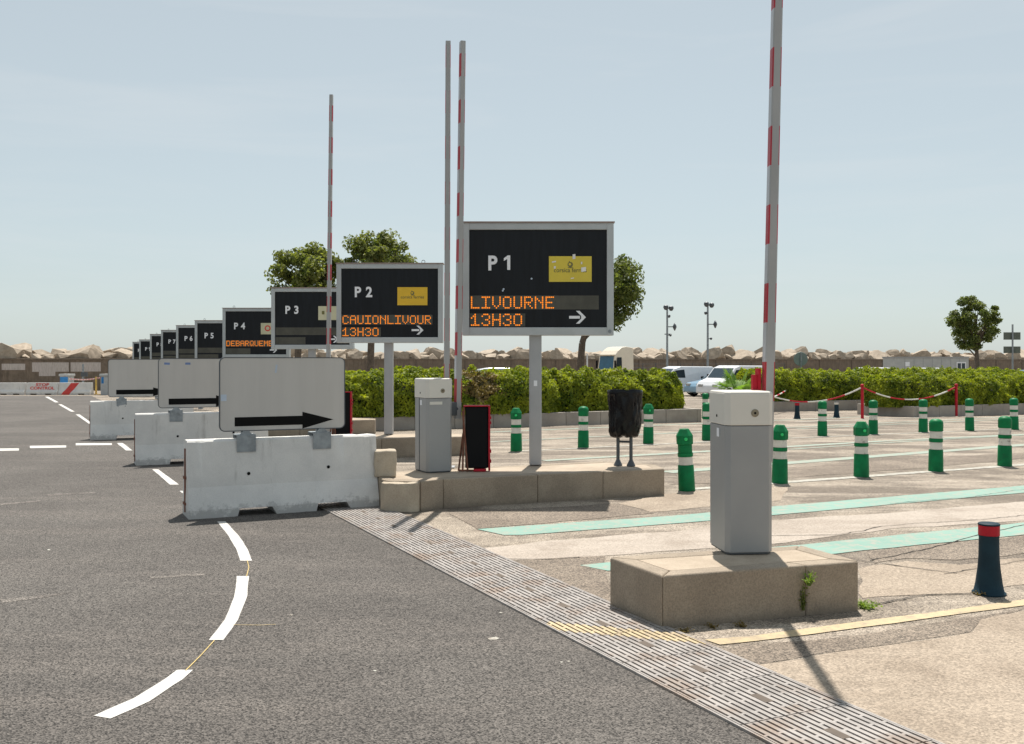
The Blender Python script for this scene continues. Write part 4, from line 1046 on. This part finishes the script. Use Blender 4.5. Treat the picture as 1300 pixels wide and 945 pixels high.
hedge('hedge', A0 + U * 7.1 + V * .42, 4.65, 1.85, .34, 1.34, 'green hedge behind the rubbish bin, ending at the palm', 5200, 4)
pB = at(985, 523); pB2 = at(1170, 519)
planter('hedge_kerb', pB - U * .2, 14.6, 2.5, .36, 'low pale kerb under the long rear hedge')
hedge('hedge', pB + V * .12 - U * .3, 15, 2.3, .36, 1.4, 'long rear hedge right of the near boom, behind the chain', 4600, 5)
pC = at(1157, 530)
planter('hedge_kerb', pC + U * .25, 9.0, 2.4, .34, 'low pale kerb under the right-hand hedge')
hedge('hedge', pC + V * .1, 9.5, 2.3, .3, 1.24, 'right-hand hedge standing in front of the long rear hedge', 5000, 6)
# round shrub poking out
def blob(name, loc, r, label, n, seed, m='hedge_leaf', leaf=.07):
    t = thing(name, label, 'shrub', loc, 0)
    rs = random.Random(seed); pts = []; nr = []
    for _ in range(n):
        v = Vector((rs.gauss(0, 1), rs.gauss(0, 1), rs.gauss(0, 1))).normalized(); rr = r * (1 - abs(rs.gauss(0, .12)) + .12 * nz(v.x * 3, v.y * 3, v.z * 3))
        pts.append((v * rr + Vector((0, 0, r * 1.15 + .25)))[:]); nr.append(v[:])
    obj('foliage', leaf_mesh(pts, leaf, seed, nr), m, t)
    bm = B(); tube(bm, [(0, 0, 0), (0.02, 0, r + .3)], [.03, .02], 7)
    for k in range(6):
        a = k * 1.05; tube(bm, [(0, 0, .3), (math.cos(a) * r * .6, math.sin(a) * r * .6, r * 1.3 + .25)], [.014, .006], 5)
    obj('stem', bm, 'bark', t); return t
sb = at(1130, 524); blob('shrub', Vector((sb.x, sb.y, zg(sb.y) + .1)), .27, 'small round shrub in front of the long rear hedge', 2600, 9)
# palm
pl_ = atY(937, 27.5); pm = thing('fan_palm', 'low fan palm with spread green fronds above the front cabinet', 'palm', pl_, 0)
bm = B(); tube(bm, [(0, 0, 0), (0, 0, .85)], [.13, .11], 12); obj('trunk', bm, 'bark', pm)
rs = random.Random(5)
for k in range(15):
    a = rs.uniform(0, 2 * PI) if k > 5 else (k * PI / 5); el = rs.uniform(.15, 1.25)
    d = Vector((math.cos(a) * math.cos(el), math.sin(a) * math.cos(el) * .8, math.sin(el))); st = Vector((0, 0, .8)); c = st + d * rs.uniform(.3, .5)
    bm = B(); tube(bm, [st, c], [.012, .008], 5)
    side = d.cross(Vector((0, 0, 1))).normalized(); up = side.cross(d)
    for j in range(-11, 12):
        t_ = j / 11 * 1.45; dd = (d * math.cos(t_) + side * math.sin(t_)).normalized(); L = .5 * (1 - .25 * abs(t_) / 1.5) * rs.uniform(.85, 1.1)
        p1 = c + dd * L * .55 + up * .02; p2 = c + dd * L + Vector((0, 0, -.1 * L))
        w_ = dd.cross(up).normalized() * .016
        v = [bm.verts.new(x) for x in (c, p1 - w_, p2, p1 + w_)]; bm.faces.new(v)
    obj('frond', bm, 'palm_leaf', pm)

# ---------------------------------------------------------------- trees
def tree(px, Y, pxw, ytop, ybot, tpx, label, n, seed, m='tree_leaf', leaf=.16, gaps=.35, flat=1.0, nclump=85):
    z0 = zg(Y); cx = (px[0] + px[1]) / 2; x = (tpx - 650) / F * Y
    t = thing('tree', label, 'tree', (x, Y, z0), 0, 'evergreen trees behind the hedges')
    zt = zat(ytop, Y) - z0; zb = zat(ybot, Y) - z0; R_ = (px[1] - px[0]) / 2 / F * Y; ox = (cx - tpx) / F * Y
    cz = (zt + zb) / 2; hz = (zt - zb) / 2
    rs = random.Random(seed); cl = []
    tries = 0
    while len(cl) < nclump and tries < 5000:
        tries += 1
        v = Vector((rs.uniform(-1, 1), rs.uniform(-1, 1), rs.uniform(-1, 1)))
        rr = v.length
        lim = .9 + .22 * nz(v.x * 2, v.y * 2, seed + v.z * 2)
        if rr > lim: continue
        if rr < .35 and rs.random() < .5: continue
        w_ = 1 - .12 * max(0, -v.z)
        cl.append((Vector((ox + v.x * R_ * .9 * w_, v.y * R_ * .9, cz + v.z * hz * .9)), rs.uniform(.13, .29) * R_))
    pts = []; nr = []
    per = int(n / len(cl))
    for c, r in cl:
        for _ in range(int(per * rs.uniform(.6, 1.3))):
            v = Vector((rs.gauss(0, 1), rs.gauss(0, 1), rs.gauss(0, 1))).normalized() * (rs.random() ** .45)
            p = c + Vector((v.x * r, v.y * r, v.z * r * .72)); pts.append(p[:]); nr.append((v + Vector((0, 0, .6)))[:])
    obj('crown', leaf_mesh(pts, leaf, seed, nr, jit=.8, aspect=.62), m, t)
    bm = B(); fork = Vector((ox * .15, 0, max(1.2, zb * .95)))
    tr = .085 + R_ * .035
    tube(bm, [(0, 0, -.1), (.02, 0, fork.z * .5), fork], [tr * 1.25, tr, tr * .9], 10)
    top_ = Vector((ox, 0, cz + hz * .45)); mid = fork.lerp(top_, .5) + Vector((.1, .05, 0))
    tube(bm, [fork, mid, top_], [tr * .85, tr * .5, tr * .12], 8)
    for i, (c, r) in enumerate(cl):
        if i % 2: continue
        a = fork.lerp(top_, rs.uniform(0.0, .6)); b_ = a.lerp(c, .5) + Vector((rs.uniform(-.1, .1), rs.uniform(-.1, .1), .12 * R_ * rs.uniform(-.3, 1)))
        k = tr * rs.uniform(.25, .42); tube(bm, [a, b_, c], [k, k * .6, k * .2], 5, False)
    obj('trunk', bm, 'bark', t)
    return t
tree((333, 452), 44, 0, 307, 418, 377, 'wide evergreen tree rising behind the P 3 sign', 15000, 11, leaf=.17)
tree((428, 543), 44, 0, 288, 392, 470, 'rounded evergreen tree rising behind the P 2 sign', 15000, 12, leaf=.17)
tree((690, 830), 45, 0, 308, 432, 735.5, 'dark evergreen tree right of and behind the P 1 sign', 20000, 13, m='tree_leaf_dark', leaf=.17, nclump=100)
tree((1199, 1273), 62, 0, 372, 452, 1241, 'solitary small tree at the right, beside the twin-panel road sign', 12000, 14, m='tree_leaf_dark', leaf=.17, nclump=78)
bs_ = atY(1249, 70); 

# ---------------------------------------------------------------- sea wall with boulders
W0 = Vector((-40.7, 78, 0))
wl = thing('sea_wall', 'long brown concrete sea wall with boulders on top, crossing the background', 'wall', (W0.x, W0.y, -1), UA)
def wall_seg(a, b_, ztop): 
    bm = B(); box(bm, a, b_, 0, 1.2, -1, ztop + 1); return bm
obj('wall_face', wall_seg(-60, 190, 1.70), 'wall', wl)
bm = B(); box(bm, -60, 190, -.06, 1.3, 2.703, 2.84); obj('coping', bm, 'wall', wl, bevel=.02)
bm = B()
for i in range(-12, 38):
    box(bm, i * 5, i * 5 + .12, -.05, -.002, -.5, 2.702)
obj('wall_joint', bm, 'wall_dark', wl)
bm = B()
for a, b_, z0, z1 in ((-1.5, 1.8, 1.9, 2.4), (2.3, 7.4, 1.75, 2.5), (2.8, 4, 1.4, 1.75)): box(bm, a, b_, -.012, -.004, z0, z1)
o = obj('whitewash', bm, 'whitewash', wl); o['label'] = 'patches of white overpainting'
protos = []
def rock_mesh(seed, kind):
    rs = random.Random(seed); bm = B()
    if kind == 0:      # chamfered concrete blocks
        for sx in (-1, 1):
            for sy in (-1, 1):
                for sz in (-1, 1):
                    for k in range(3):
                        c = [sx, sy, sz]; c[k] *= rs.uniform(.35, .62); bm.verts.new((c[0] * rs.uniform(.85, 1.05), c[1] * .9, c[2] * rs.uniform(.7, .85)))
    else:
        for _ in range(22):
            v = Vector((rs.gauss(0, 1), rs.gauss(0, 1), rs.gauss(0, 1))).normalized(); bm.verts.new((v.x * rs.uniform(.9, 1.15), v.y, v.z * rs.uniform(.65, .85)))
    r = bmesh.ops.convex_hull(bm, input=bm.verts)
    bmesh.ops.delete(bm, geom=[v for v in bm.verts if not v.link_faces], context='VERTS')
    bmesh.ops.dissolve_limit(bm, angle_limit=math.radians(10), verts=bm.verts, edges=bm.edges)
    bmesh.ops.triangulate(bm, faces=bm.faces)
    bmesh.ops.subdivide_edges(bm, edges=bm.edges[:], cuts=2, use_grid_fill=True)
    for v in bm.verts: v.co += v.co.normalized() * (noise.noise(v.co * 2.3 + Vector((seed, 0, 0))) * .04)
    return bm
RL = 'tan breakwater boulder piled on top of the long sea wall'
for k in range(8):
    o = obj('boulder', rock_mesh(k + 3, 0 if k % 2 else 1), 'rock', loc=(0, -50, -20)); tag(o, RL, 'boulder', 'boulders on the sea wall'); protos.append(o)
rs = random.Random(21); first = set(); cnt = 0
for row, (dv, zoff) in enumerate(((1.3, .12), (2.9, .42))):
    s = -14.0 + row
    while s < 150:
        scl = (1.0 + s * .003) * rs.uniform(.5, 1.08) * (1.05 if s < 30 else .86)
        s += scl * rs.uniform(1.15, 1.75)
        k = rs.randrange(8); pz = 1.70 + zoff * .8 + scl * rs.uniform(.0, .22)
        loc = W0 + U * s + V * (dv + rs.uniform(-.3, .5)); loc.z = pz
        src = protos[k]
        if k in first: o = src.copy(); COL.objects.link(o)
        else: first.add(k); o = src
        o.location = loc; o.rotation_euler = (rs.uniform(-.5, .5), rs.uniform(-.5, .5), rs.uniform(0, 6.28)); o.scale = (scl * rs.uniform(.9, 1.25), scl, scl * rs.uniform(.6, .95)); cnt += 1
print('boulders', cnt)

# ---------------------------------------------------------------- far left: STOP CONTROL barriers and bits
def far_barrier(px0, px1, label, paint=None, py=501.5):
    a, b_ = at(px0, py), at(px1, py); L = (b_ - a).length
    t = thing('concrete_barrier', label, 'barrier', a, math.atan2(b_.y - a.y, b_.x - a.x), 'low white barriers by the sea wall')
    bm = B(); extr2 = [(-.3, 0), (-.3, .2), (-.18, .35), (-.13, .8), (.13, .8), (.18, .35), (.3, .2), (.3, 0)]
    v0 = [bm.verts.new((0, p[0], p[1])) for p in extr2]; v1 = [bm.verts.new((L, p[0], p[1])) for p in extr2]
    bm.faces.new(v0[::-1]); bm.faces.new(v1)
    for i in range(8): bm.faces.new((v0[i], v0[(i + 1) % 8], v1[(i + 1) % 8], v1[i]))
    obj('barrier_body', bm, 'barrier', t, bevel=.015)
    bm = B()
    for k in (.25, .72): box(bm, L * k - .2, L * k + .2, -.304, -.24, 0, .09)
    obj('drain_slot', bm, 'black', t)
    if paint == 'text':
        for s, z, wd in (('STOP', .59, .43), ('CONTROL', .36, .78)):
            me = text_mesh(s, .26, offset=.008, align='CENTER', extrude=.003)
            xs_ = [v.co.x for v in me.vertices]; k = wd * L / (max(xs_) - min(xs_)); me.transform(Matrix.Scale(k, 4, (1, 0, 0)))
            me.transform(Matrix.Rotation(-.11, 4, 'X'))
            o = obj('lettering', me, 'red_print', t); o.location = (L * .5, -.1785 + (z - .35) * .111 - .008, z)
    if paint == 'slash':
        bm = B(); y = lambda z: -.13 - (.8 - z) * .111 if z > .35 else -.18 - (.35 - z) * .8
        for z0, z1 in ((.02, .2), (.2, .35), (.35, .79)):
            f = lambda z: -.306 if z <= .2 else (-.3 + (z - .2) * .8 - .006 if z <= .35 else -.186 + (z - .35) * .111)
            xa = lambda z: L * (.08 + .3 * z / .8)
            v = [bm.verts.new(p) for p in ((xa(z0), f(z0), z0), (xa(z0) + L * .25, f(z0), z0), (xa(z1) + L * .25, f(z1), z1), (xa(z1), f(z1), z1))]; bm.faces.new(v)
        obj('red_stripe', bm, 'red_print', t)
    return t
far_barrier(-42, -2, 'low white barrier at the left edge, only its end showing')
far_barrier(-1, 33, 'plain low white barrier left of the STOP CONTROL one')
far_barrier(35.5, 75, 'low white barrier painted STOP CONTROL in red letters', 'text')
far_barrier(76.5, 117, 'low white barrier painted with a slanting red stripe', 'slash')
Yb = at(80, 501.5).y + 1.6
def fbox(px0, px1, py0, py1, Y, nm, label, cat, panel=None):
    x0, x1 = (px0 - 650) / F * Y, (px1 - 650) / F * Y; z0 = zg(Y)
    t = thing(nm, label, cat, ((x0 + x1) / 2, Y, z0), 0)
    w_ = (x1 - x0) / 2; zt_ = zat(py0, Y) - z0
    bm = B(); box(bm, -w_, w_, 0, .9, 0, zt_ - .16); obj('body', bm, 'box_grey', t, bevel=.02)
    bm = B(); box(bm, -w_ - .06, w_ + .06, -.06, .96, zt_ - .158, zt_); obj('lid', bm, 'portacabin', t, bevel=.02)
    if panel: bm = B(); box(bm, panel[0] * w_, panel[1] * w_, -.01, -.002, zt_ - .62, zt_ - .2); obj('blue_panel', bm, 'blue_box', t)
    return t
fbox(76, 86.5, 475, 502, Yb, 'ticket_kiosk', 'small grey box with bright blue panel behind the red-striped barrier', 'kiosk', (-.95, .95))
fbox(127.5, 139.5, 475, 501, Yb - 2.2, 'utility_box', 'grey box with a small blue label beside the yellow post', 'utility box', (-.8, -.3))
Yp = Yb - 1.2
p = atY(122, Yp); t = thing('gate_post', 'thin yellow post at the left, holding striped tape', 'post', p, 0)
bm = B(); box(bm, -.045, .045, -.045, .045, 0, 1.18); obj('shaft', bm, 'yellow', t); bm = B(); box(bm, -.5, .5, -.06, .06, -.0, .06); obj('foot', bm, 'yellow', t)
a = atY(88, Yp) + Vector((0, 0, 1.05)); b_ = atY(130, Yp) + Vector((0, 0, 1.15))
bm = B(); n = 44
pts = [a.lerp(b_, k / n) + Vector((0, 0, -.1 * math.sin(PI * k / n))) for k in range(n + 1)]
tube(bm, pts, .05, 6, True); bm.faces.ensure_lookup_table()
for k in range(n):
    for q in range(6): bm.faces[k * 6 + q].material_index = k % 2
o = obj('striped_bar', bm, ['band', 'red']); tag(o, 'red and white striped bar running from the blue panelled box to the yellow post', 'barrier bar')
def pole_thing(px, Y, ytop, r, label, nm='mast', cat='mast', grp=None, m='galv'):
    p = atY(px, Y); hh = zat(ytop, Y) - p.z; t = thing(nm, label, cat, p, 0, grp)
    bm = B(); tube(bm, [(0, 0, 0), (0, 0, hh)], [r, r * .7], 10); obj('shaft', bm, m, t); return t, hh
t, hh = pole_thing(105.5, Yb + 3, 462, .09, 'thin grey pole standing before the sea wall at the left'); bm = B(); box(bm, -.12, .3, -.1, .1, hh - .9, hh - .6); obj('junction_box', bm, 'dark_steel', t)

# ---------------------------------------------------------------- camera masts and road signs
for i, (px, yt, lb) in enumerate(((847, 388, 'left of the two tall camera masts, behind the white van'), (898.5, 384, 'right-hand tall camera mast, slightly taller, beside the white van'))):
    t, hh = pole_thing(px, 75, yt + 3, .1, lb, grp='camera masts in the car park')
    sc = 75 / F
    def cam_at(z, side, r, nm='camera'):
        bm = B(); m_ = Matrix.Translation((side, 0, z))
        tube(bm, [(0, 0, z), (side, 0, z)], .03, 6)
        lathe(bm, [(.02, r * 1.1), (r * .9, r * .7), (r, 0), (r * .6, -r * .8), (.01, -r)], 12, m=m_); obj(nm, bm, 'dark_steel', t)
    cam_at(hh + .02, -.1, .2); cam_at(hh - .05, .3, .2)
    cam_at(hh - .65, .14 if i == 0 else -.16, .12)
    bm = B(); z = hh - (1.45 if i == 0 else 1.5); tube(bm, [(0, 0, z), (.52, 0, z)], .04, 6); lathe(bm, [(.06, -.12), (.3, 0), (.3, .05), (.06, .16)], 14, m=Matrix.Translation((.55, 0, z)) @ Matrix.Rotation(PI / 2, 4, 'Y')); obj('antenna', bm, 'dark_steel', t)
    cam_at(hh - (2.1 if i == 0 else 2.6), .25, .1)
    if i == 0: bm = B(); box(bm, -.2, .3, -.03, .03, hh - 2.05, hh - 1.98); obj('bracket', bm, 'dark_steel', t)
    bm = B(); box(bm, -.14, .14, -.14, .14, 0, .9); obj('service_box', bm, 'galv', t, bevel=.02)
p = atY(1017, 38); t = thing('round_road_sign', 'back of a round road sign above the long hedge', 'sign', p, 0)
zc = zat(456, 38) - p.z
bm = B(); tube(bm, [(0, 0, 0), (0, 0, zc + .25)], .03, 8); obj('shaft', bm, 'galv', t)
bm = B(); lathe(bm, [(.27, -.01), (.275, 0), (.27, .012)], 28, m=Matrix.Translation((0, .05, zc)) @ Matrix.Rotation(PI / 2, 4, 'X')); obj('sign_disc', bm, 'sign_back', t)
Y = 55; p = atY(1285.5, Y); t = thing('direction_sign', 'back of a road sign with two dark panels one above the other', 'sign', p, 0)
bm = B(); tube(bm, [(0, 0, 0), (0, 0, zat(412, Y) - p.z)], .05, 8); obj('shaft', bm, 'galv', t)
for y0, y1 in ((422, 431.5), (440, 448.5)):
    bm = B(); w_ = 10.8 / F * Y; box(bm, -w_, w_, .052, .08, zat(y1, Y) - p.z, zat(y0, Y) - p.z); obj('sign_panel', bm, 'sign_dark', t, bevel=.01)
t, hh = pole_thing(745.5, 50, 449, .055, 'short white post with dark top beside the tree trunk', 'marker_post', 'post', m='vwhite')

# ---------------------------------------------------------------- portable office
Y = 92; x0, x1 = (1137 - 650) / F * Y, (1236 - 650) / F * Y; z0 = zg(Y); zt_ = zat(453, Y) - z0
t = thing('portable_office', 'long flat grey portable cabin in front of the sea wall', 'cabin', (x0, Y, z0), .12)
L = x1 - x0
bm = B(); box(bm, 0, L, 0, 2.4, .1, zt_ - .15); obj('wall', bm, 'portacabin', t)
bm = B(); box(bm, -.05, L + .05, -.05, 2.45, zt_ - .149, zt_); obj('roof', bm, 'cab_body', t)
bm = B()
for k in range(1, 8): box(bm, L * k / 8 - .02, L * k / 8 + .02, -.012, -.002, .1, zt_ - .15)
obj('panel_joint', bm, 'cab_body', t)
bm = B(); wx = L * .83; box(bm, wx, wx + .95, -.05, -.003, zt_ - 1.75, zt_ - .5); fr = obj('window', bm, 'vwhite', t)
bm = B(); box(bm, wx + .1, wx + .43, -.058, -.051, zt_ - 1.62, zt_ - .62); box(bm, wx + .52, wx + .85, -.058, -.051, zt_ - 1.62, zt_ - .62); obj('pane', bm, 'vglass', fr)
bm = B(); box(bm, L * .13, L * .19, -.02, -.013, zt_ - .9, zt_ - .5); obj('notice', bm, 'white_letter', t)

# ---------------------------------------------------------------- vehicles
def wheel(t, x, y, r, w_=.2):
    bm = B(); m = Matrix.Translation((x, y, r)) @ Matrix.Rotation(PI / 2, 4, 'X')
    lathe(bm, [(r * .62, -w_ / 2), (r * .95, -w_ / 2), (r, -w_ * .35), (r, w_ * .35), (r * .95, w_ / 2), (r * .62, w_ / 2)], 22, m=m); o = obj('wheel', bm, 'black_rubber', t)
    bm = B(); s = 1 if y > 0 else -1
    lathe(bm, [(r * .6, -w_ / 2 - .004), (r * .6, w_ / 2 + .004)], 18, m=m); obj('rim', bm, 'galv', o)
def vehicle(nm, label, cat, loc, rz, prof, half, paint, sides, front, rear=None, wheels=((-1.35, .32), (1.35, .32)), lights=True, tumble=.0, grp=None):
    t = thing(nm, label, cat, loc, rz, grp)
    bm = B(); extr(bm, prof, -half, half)
    if tumble:
        for v in bm.verts:
            if v.co.z > tumble[0]: v.co.y *= 1 - tumble[1] * (v.co.z - tumble[0])
    obj('body', bm, paint, t, bevel=.07, seg=4, smooth=False)
    for s in (-1, 1):
        for poly in sides:
            bm = B(); yy = lambda z: (half * (1 - (tumble[1] * max(0, z - tumble[0]) if tumble else 0)) + .006) * s
            vs = [bm.verts.new((p[0], yy(p[1]), p[1])) for p in poly]; f = bm.faces.new(vs)
            bmesh.ops.solidify(bm, geom=[f], thickness=.01); obj('side_window', bm, 'vglass', t)
    def pane(a, b_, nm_, k=.86):
        d = Vector((b_[1] - a[1], 0, -(b_[0] - a[0]))).normalized() * .012
        if d.x * (1 if nm_ == 'windscreen' else -1) < 0: d = -d
        bm = B(); w0 = half * k; w1 = half * k * (1 - (tumble[1] * .4 if tumble else 0))
        vs = [bm.verts.new(Vector(p) + d) for p in ((a[0], -w0, a[1]), (a[0], w0, a[1]), (b_[0], w1, b_[1]), (b_[0], -w1, b_[1]))]; bm.faces.new(vs); obj(nm_, bm, 'vglass', t)
    pane(*front, 'windscreen')
    if rear: pane(*rear, 'rear_window')
    for x, r in wheels:
        for s in (-1, 1): wheel(t, x, s * (half - .1), r)
    if lights:
        xf = max(p[0] for p in prof)
        for s in (-1, 1):
            bm = B(); box(bm, xf - .25, xf + .015, s * (half - .36) - .16, s * (half - .36) + .16, .66, .82); obj('headlight', bm, 'arm', t, bevel=.03)
            bm = B(); y_ = s * (half + .12); box(bm, front[0][0] - .35, front[0][0] - .2, min(s * half, y_), max(s * half, y_), front[0][1] + .02, front[0][1] + .2); obj('mirror', bm, 'black_rubber', t, bevel=.02)
    return t
VAN = [(-2.1, .3), (-2.17, .9), (-2.1, 1.7), (-1.95, 1.84), (.35, 1.86), (.75, 1.74), (1.32, 1.15), (1.95, .95), (2.14, .72), (2.16, .32), (1.75, .25), (-1.75, .25)]
vs_ = [[(.05, 1.15), (1.12, 1.15), (.72, 1.6), (.1, 1.66)]]
def vloc(px, Y): return atY(px, Y)
vg = 'vehicles parked beyond the hedges'
vehicle('parked_van', 'plain white panel van parked left of the camera masts, over the hedge', 'van', vloc(862, 62), PI + math.radians(20), VAN, .89, 'vwhite', vs_, ((1.3, 1.17), (.78, 1.7)), tumble=(1.1, .12), grp=vg)
vehicle('parked_van', 'white panel van facing left in the gap, dark side window visible', 'van', vloc(931, 56), PI + math.radians(36), VAN, .89, 'vwhite', vs_, ((1.3, 1.17), (.78, 1.7)), tumble=(1.1, .12), grp=vg)
CAR = [(-2.0, .3), (-2.05, .75), (-1.9, .95), (-1.35, 1.4), (-.9, 1.47), (.1, 1.46), (.85, 1.0), (1.85, .85), (2.05, .62), (2.05, .3), (1.7, .22), (-1.7, .22)]
cs = [[(-1.35, .98), (.65, .98), (.05, 1.36), (-.9, 1.38), (-1.2, 1.3)]]
def car(px, Y, rz, paint, label, zoff=0, sc=1.0):
    p = vloc(px, Y); p.z += zoff
    t = vehicle('parked_car', label, 'car', p, rz, CAR, .86, paint, cs, ((.83, 1.02), (.13, 1.43)), ((-1.85, .98), (-1.38, 1.37)), tumble=(.95, .25), grp=vg); t.scale = (sc,) * 3; return t
car(913, 60, PI + .5, 'vblue', 'pale blue car nosing out behind the white van by the palm')
car(643, 56, .1, 'vsilver', 'silver car seen only as a roof over the left hedge', 0, 1.18)
car(1096, 58, PI, 'vwhite', 'white car seen only as a roof over the long hedge', 0, 1.2)
car(1166, 62, PI + .3, 'vwhite', 'second white car roof over the hedge, below the portable cabin', 0, 1.2)
car(1304, 60, PI, 'vblue', 'blue car cut off at the right edge beyond the hedge', 0, 1.1)
# lorry tractor
Y = 95; p = vloc(781, Y)
TR = [(-1.35, .7), (-1.35, 3.5), (-1.3, 3.74), (-.5, 3.84), (.1, 3.76), (.6, 3.45), (1.0, 3.05), (1.2, 1.6), (1.25, 1.0), (1.22, .4), (.6, .35), (.5, .9), (-.4, .9)]
t = vehicle('lorry', 'cream lorry cab with blue-tinted windscreen parked before the sea wall', 'lorry', p, PI + math.radians(35), TR, 1.22, 'vcream', [[(.2, 1.75), (.95, 1.75), (.82, 2.78), (.25, 2.8)]], ((1.19, 1.65), (1.02, 2.92)), wheels=((.55, .5), (-2.8, .5)), lights=False, tumble=(2.9, .12), grp=vg)
bm = B(); box(bm, -4.2, -1.2, -.45, .45, .7, .95); box(bm, -3.6, -2.2, -.6, .6, .951, 1.15); obj('chassis', bm, 'blue_box', t)
bm = B(); box(bm, 1.0, 1.35, -1.1, 1.1, 2.98, 3.05); obj('sun_visor', bm, 'vcream', t)
for s in (-1, 1):
    bm = B(); box(bm, 1.12, 1.26, s * 1.36 - .08, s * 1.36 + .08, 1.75, 2.5); obj('mirror', bm, 'black_rubber', t, bevel=.03)
    bm = B(); box(bm, 1.1, 1.262, s * .85 - .25, s * .85 + .25, .75, .95); obj('headlight', bm, 'arm', t, bevel=.02)
for c in list(COL.objects):
    if c.parent == t and c.name.startswith('windscreen'): c.data.materials.clear(); c.data.materials.append(MAT['lorry_glass'])
bm = B(); box(bm, 1.22, 1.262, -.6, .6, 1.05, 1.45); obj('grille', bm, 'black_rubber', t)

# fence posts in front of the wall by the lorry
t = thing('wire_fence', 'thin wire fence with slim posts in front of the sea wall behind the vans', 'fence', atY(800, 97), UA)
bm = B(); 
for k in range(14): tube(bm, [(k * 1.5, 0, -1), (k * 1.5, 0, 2.2)], .035, 6)
obj('fence_post', bm, 'dark_steel', t)
bm = B()
for z in (.3, .8, 1.3, 1.8, 2.15): tube(bm, [(0, 0, z), (19.5, 0, z)], .012, 4)
obj('wire', bm, 'dark_steel', t)

# ---------------------------------------------------------------- weeds
def weed(loc, n, r, h_, label, seed, m='weed_leaf', leaf=.02):
    rs = random.Random(seed); bm = B()
    for k in range(n):
        a = rs.uniform(0, 2 * PI); l = rs.uniform(.4, 1) * h_; d = Vector((math.cos(a) * r * rs.uniform(.2, 1), math.sin(a) * r * rs.uniform(.2, 1), l))
        pr = Vector((rs.uniform(-.01, .01), rs.uniform(-.01, .01), 0))
        w_ = Vector((-d.y, d.x, 0)).normalized() * leaf * .16
        m1 = pr + d * .6 + Vector((0, 0, .1 * l)); v = [bm.verts.new(x) for x in (pr - w_, pr + w_, m1 + w_, pr + d, m1 - w_)]; bm.faces.new(v)
        for j in range(4):
            q = pr + d * rs.uniform(.3, 1); s = leaf * rs.uniform(.5, 1.2); e = Vector((rs.gauss(0, 1), rs.gauss(0, 1), rs.gauss(0, .6))).normalized() * s; f = e.cross(Vector((rs.gauss(0, 1), rs.gauss(0, 1), rs.gauss(0, 1)))).normalized() * s * .35
            bm.faces.new([bm.verts.new(x) for x in (q, q + e * .5 + f, q + e, q + e * .5 - f)])
    o = obj('weed', bm, m, loc=loc); tag(o, label, 'weed'); return o
a, b_ = Vector((.924, 6.03, 0)), Vector((2.288, 6.47, 0)); q = a.lerp(b_, .72)
weed(q + Vector((.004, -.03, .2)), 22, .06, .1, 'bright green weed sprouting from the front kerb of the near island', 1)
weed(q + Vector((-.03, -.02, .04)), 16, .035, .19, 'darker straggly weed in the crack of the near kerb, below the bright one', 2, 'tree_leaf_dark')
weed(at(1100, 773), 60, .11, .05, 'tuft of grass at the right corner of the near island', 3)
weed(at(1242, 756), 25, .07, .03, 'dry grass at the foot of the blue bollard', 4, 'hedge_brown', .012)
for i, (x, y) in enumerate(((905, 797), (942, 796), (868, 803))):
    weed(at(x, y), 26, .07, .03, ['dry grass wisp under the middle of the near kerb', 'dry grass wisp under the near kerb, by the crack', 'dry grass wisp at the front left corner of the near island'][i], 30 + i, 'hedge_brown', .012)
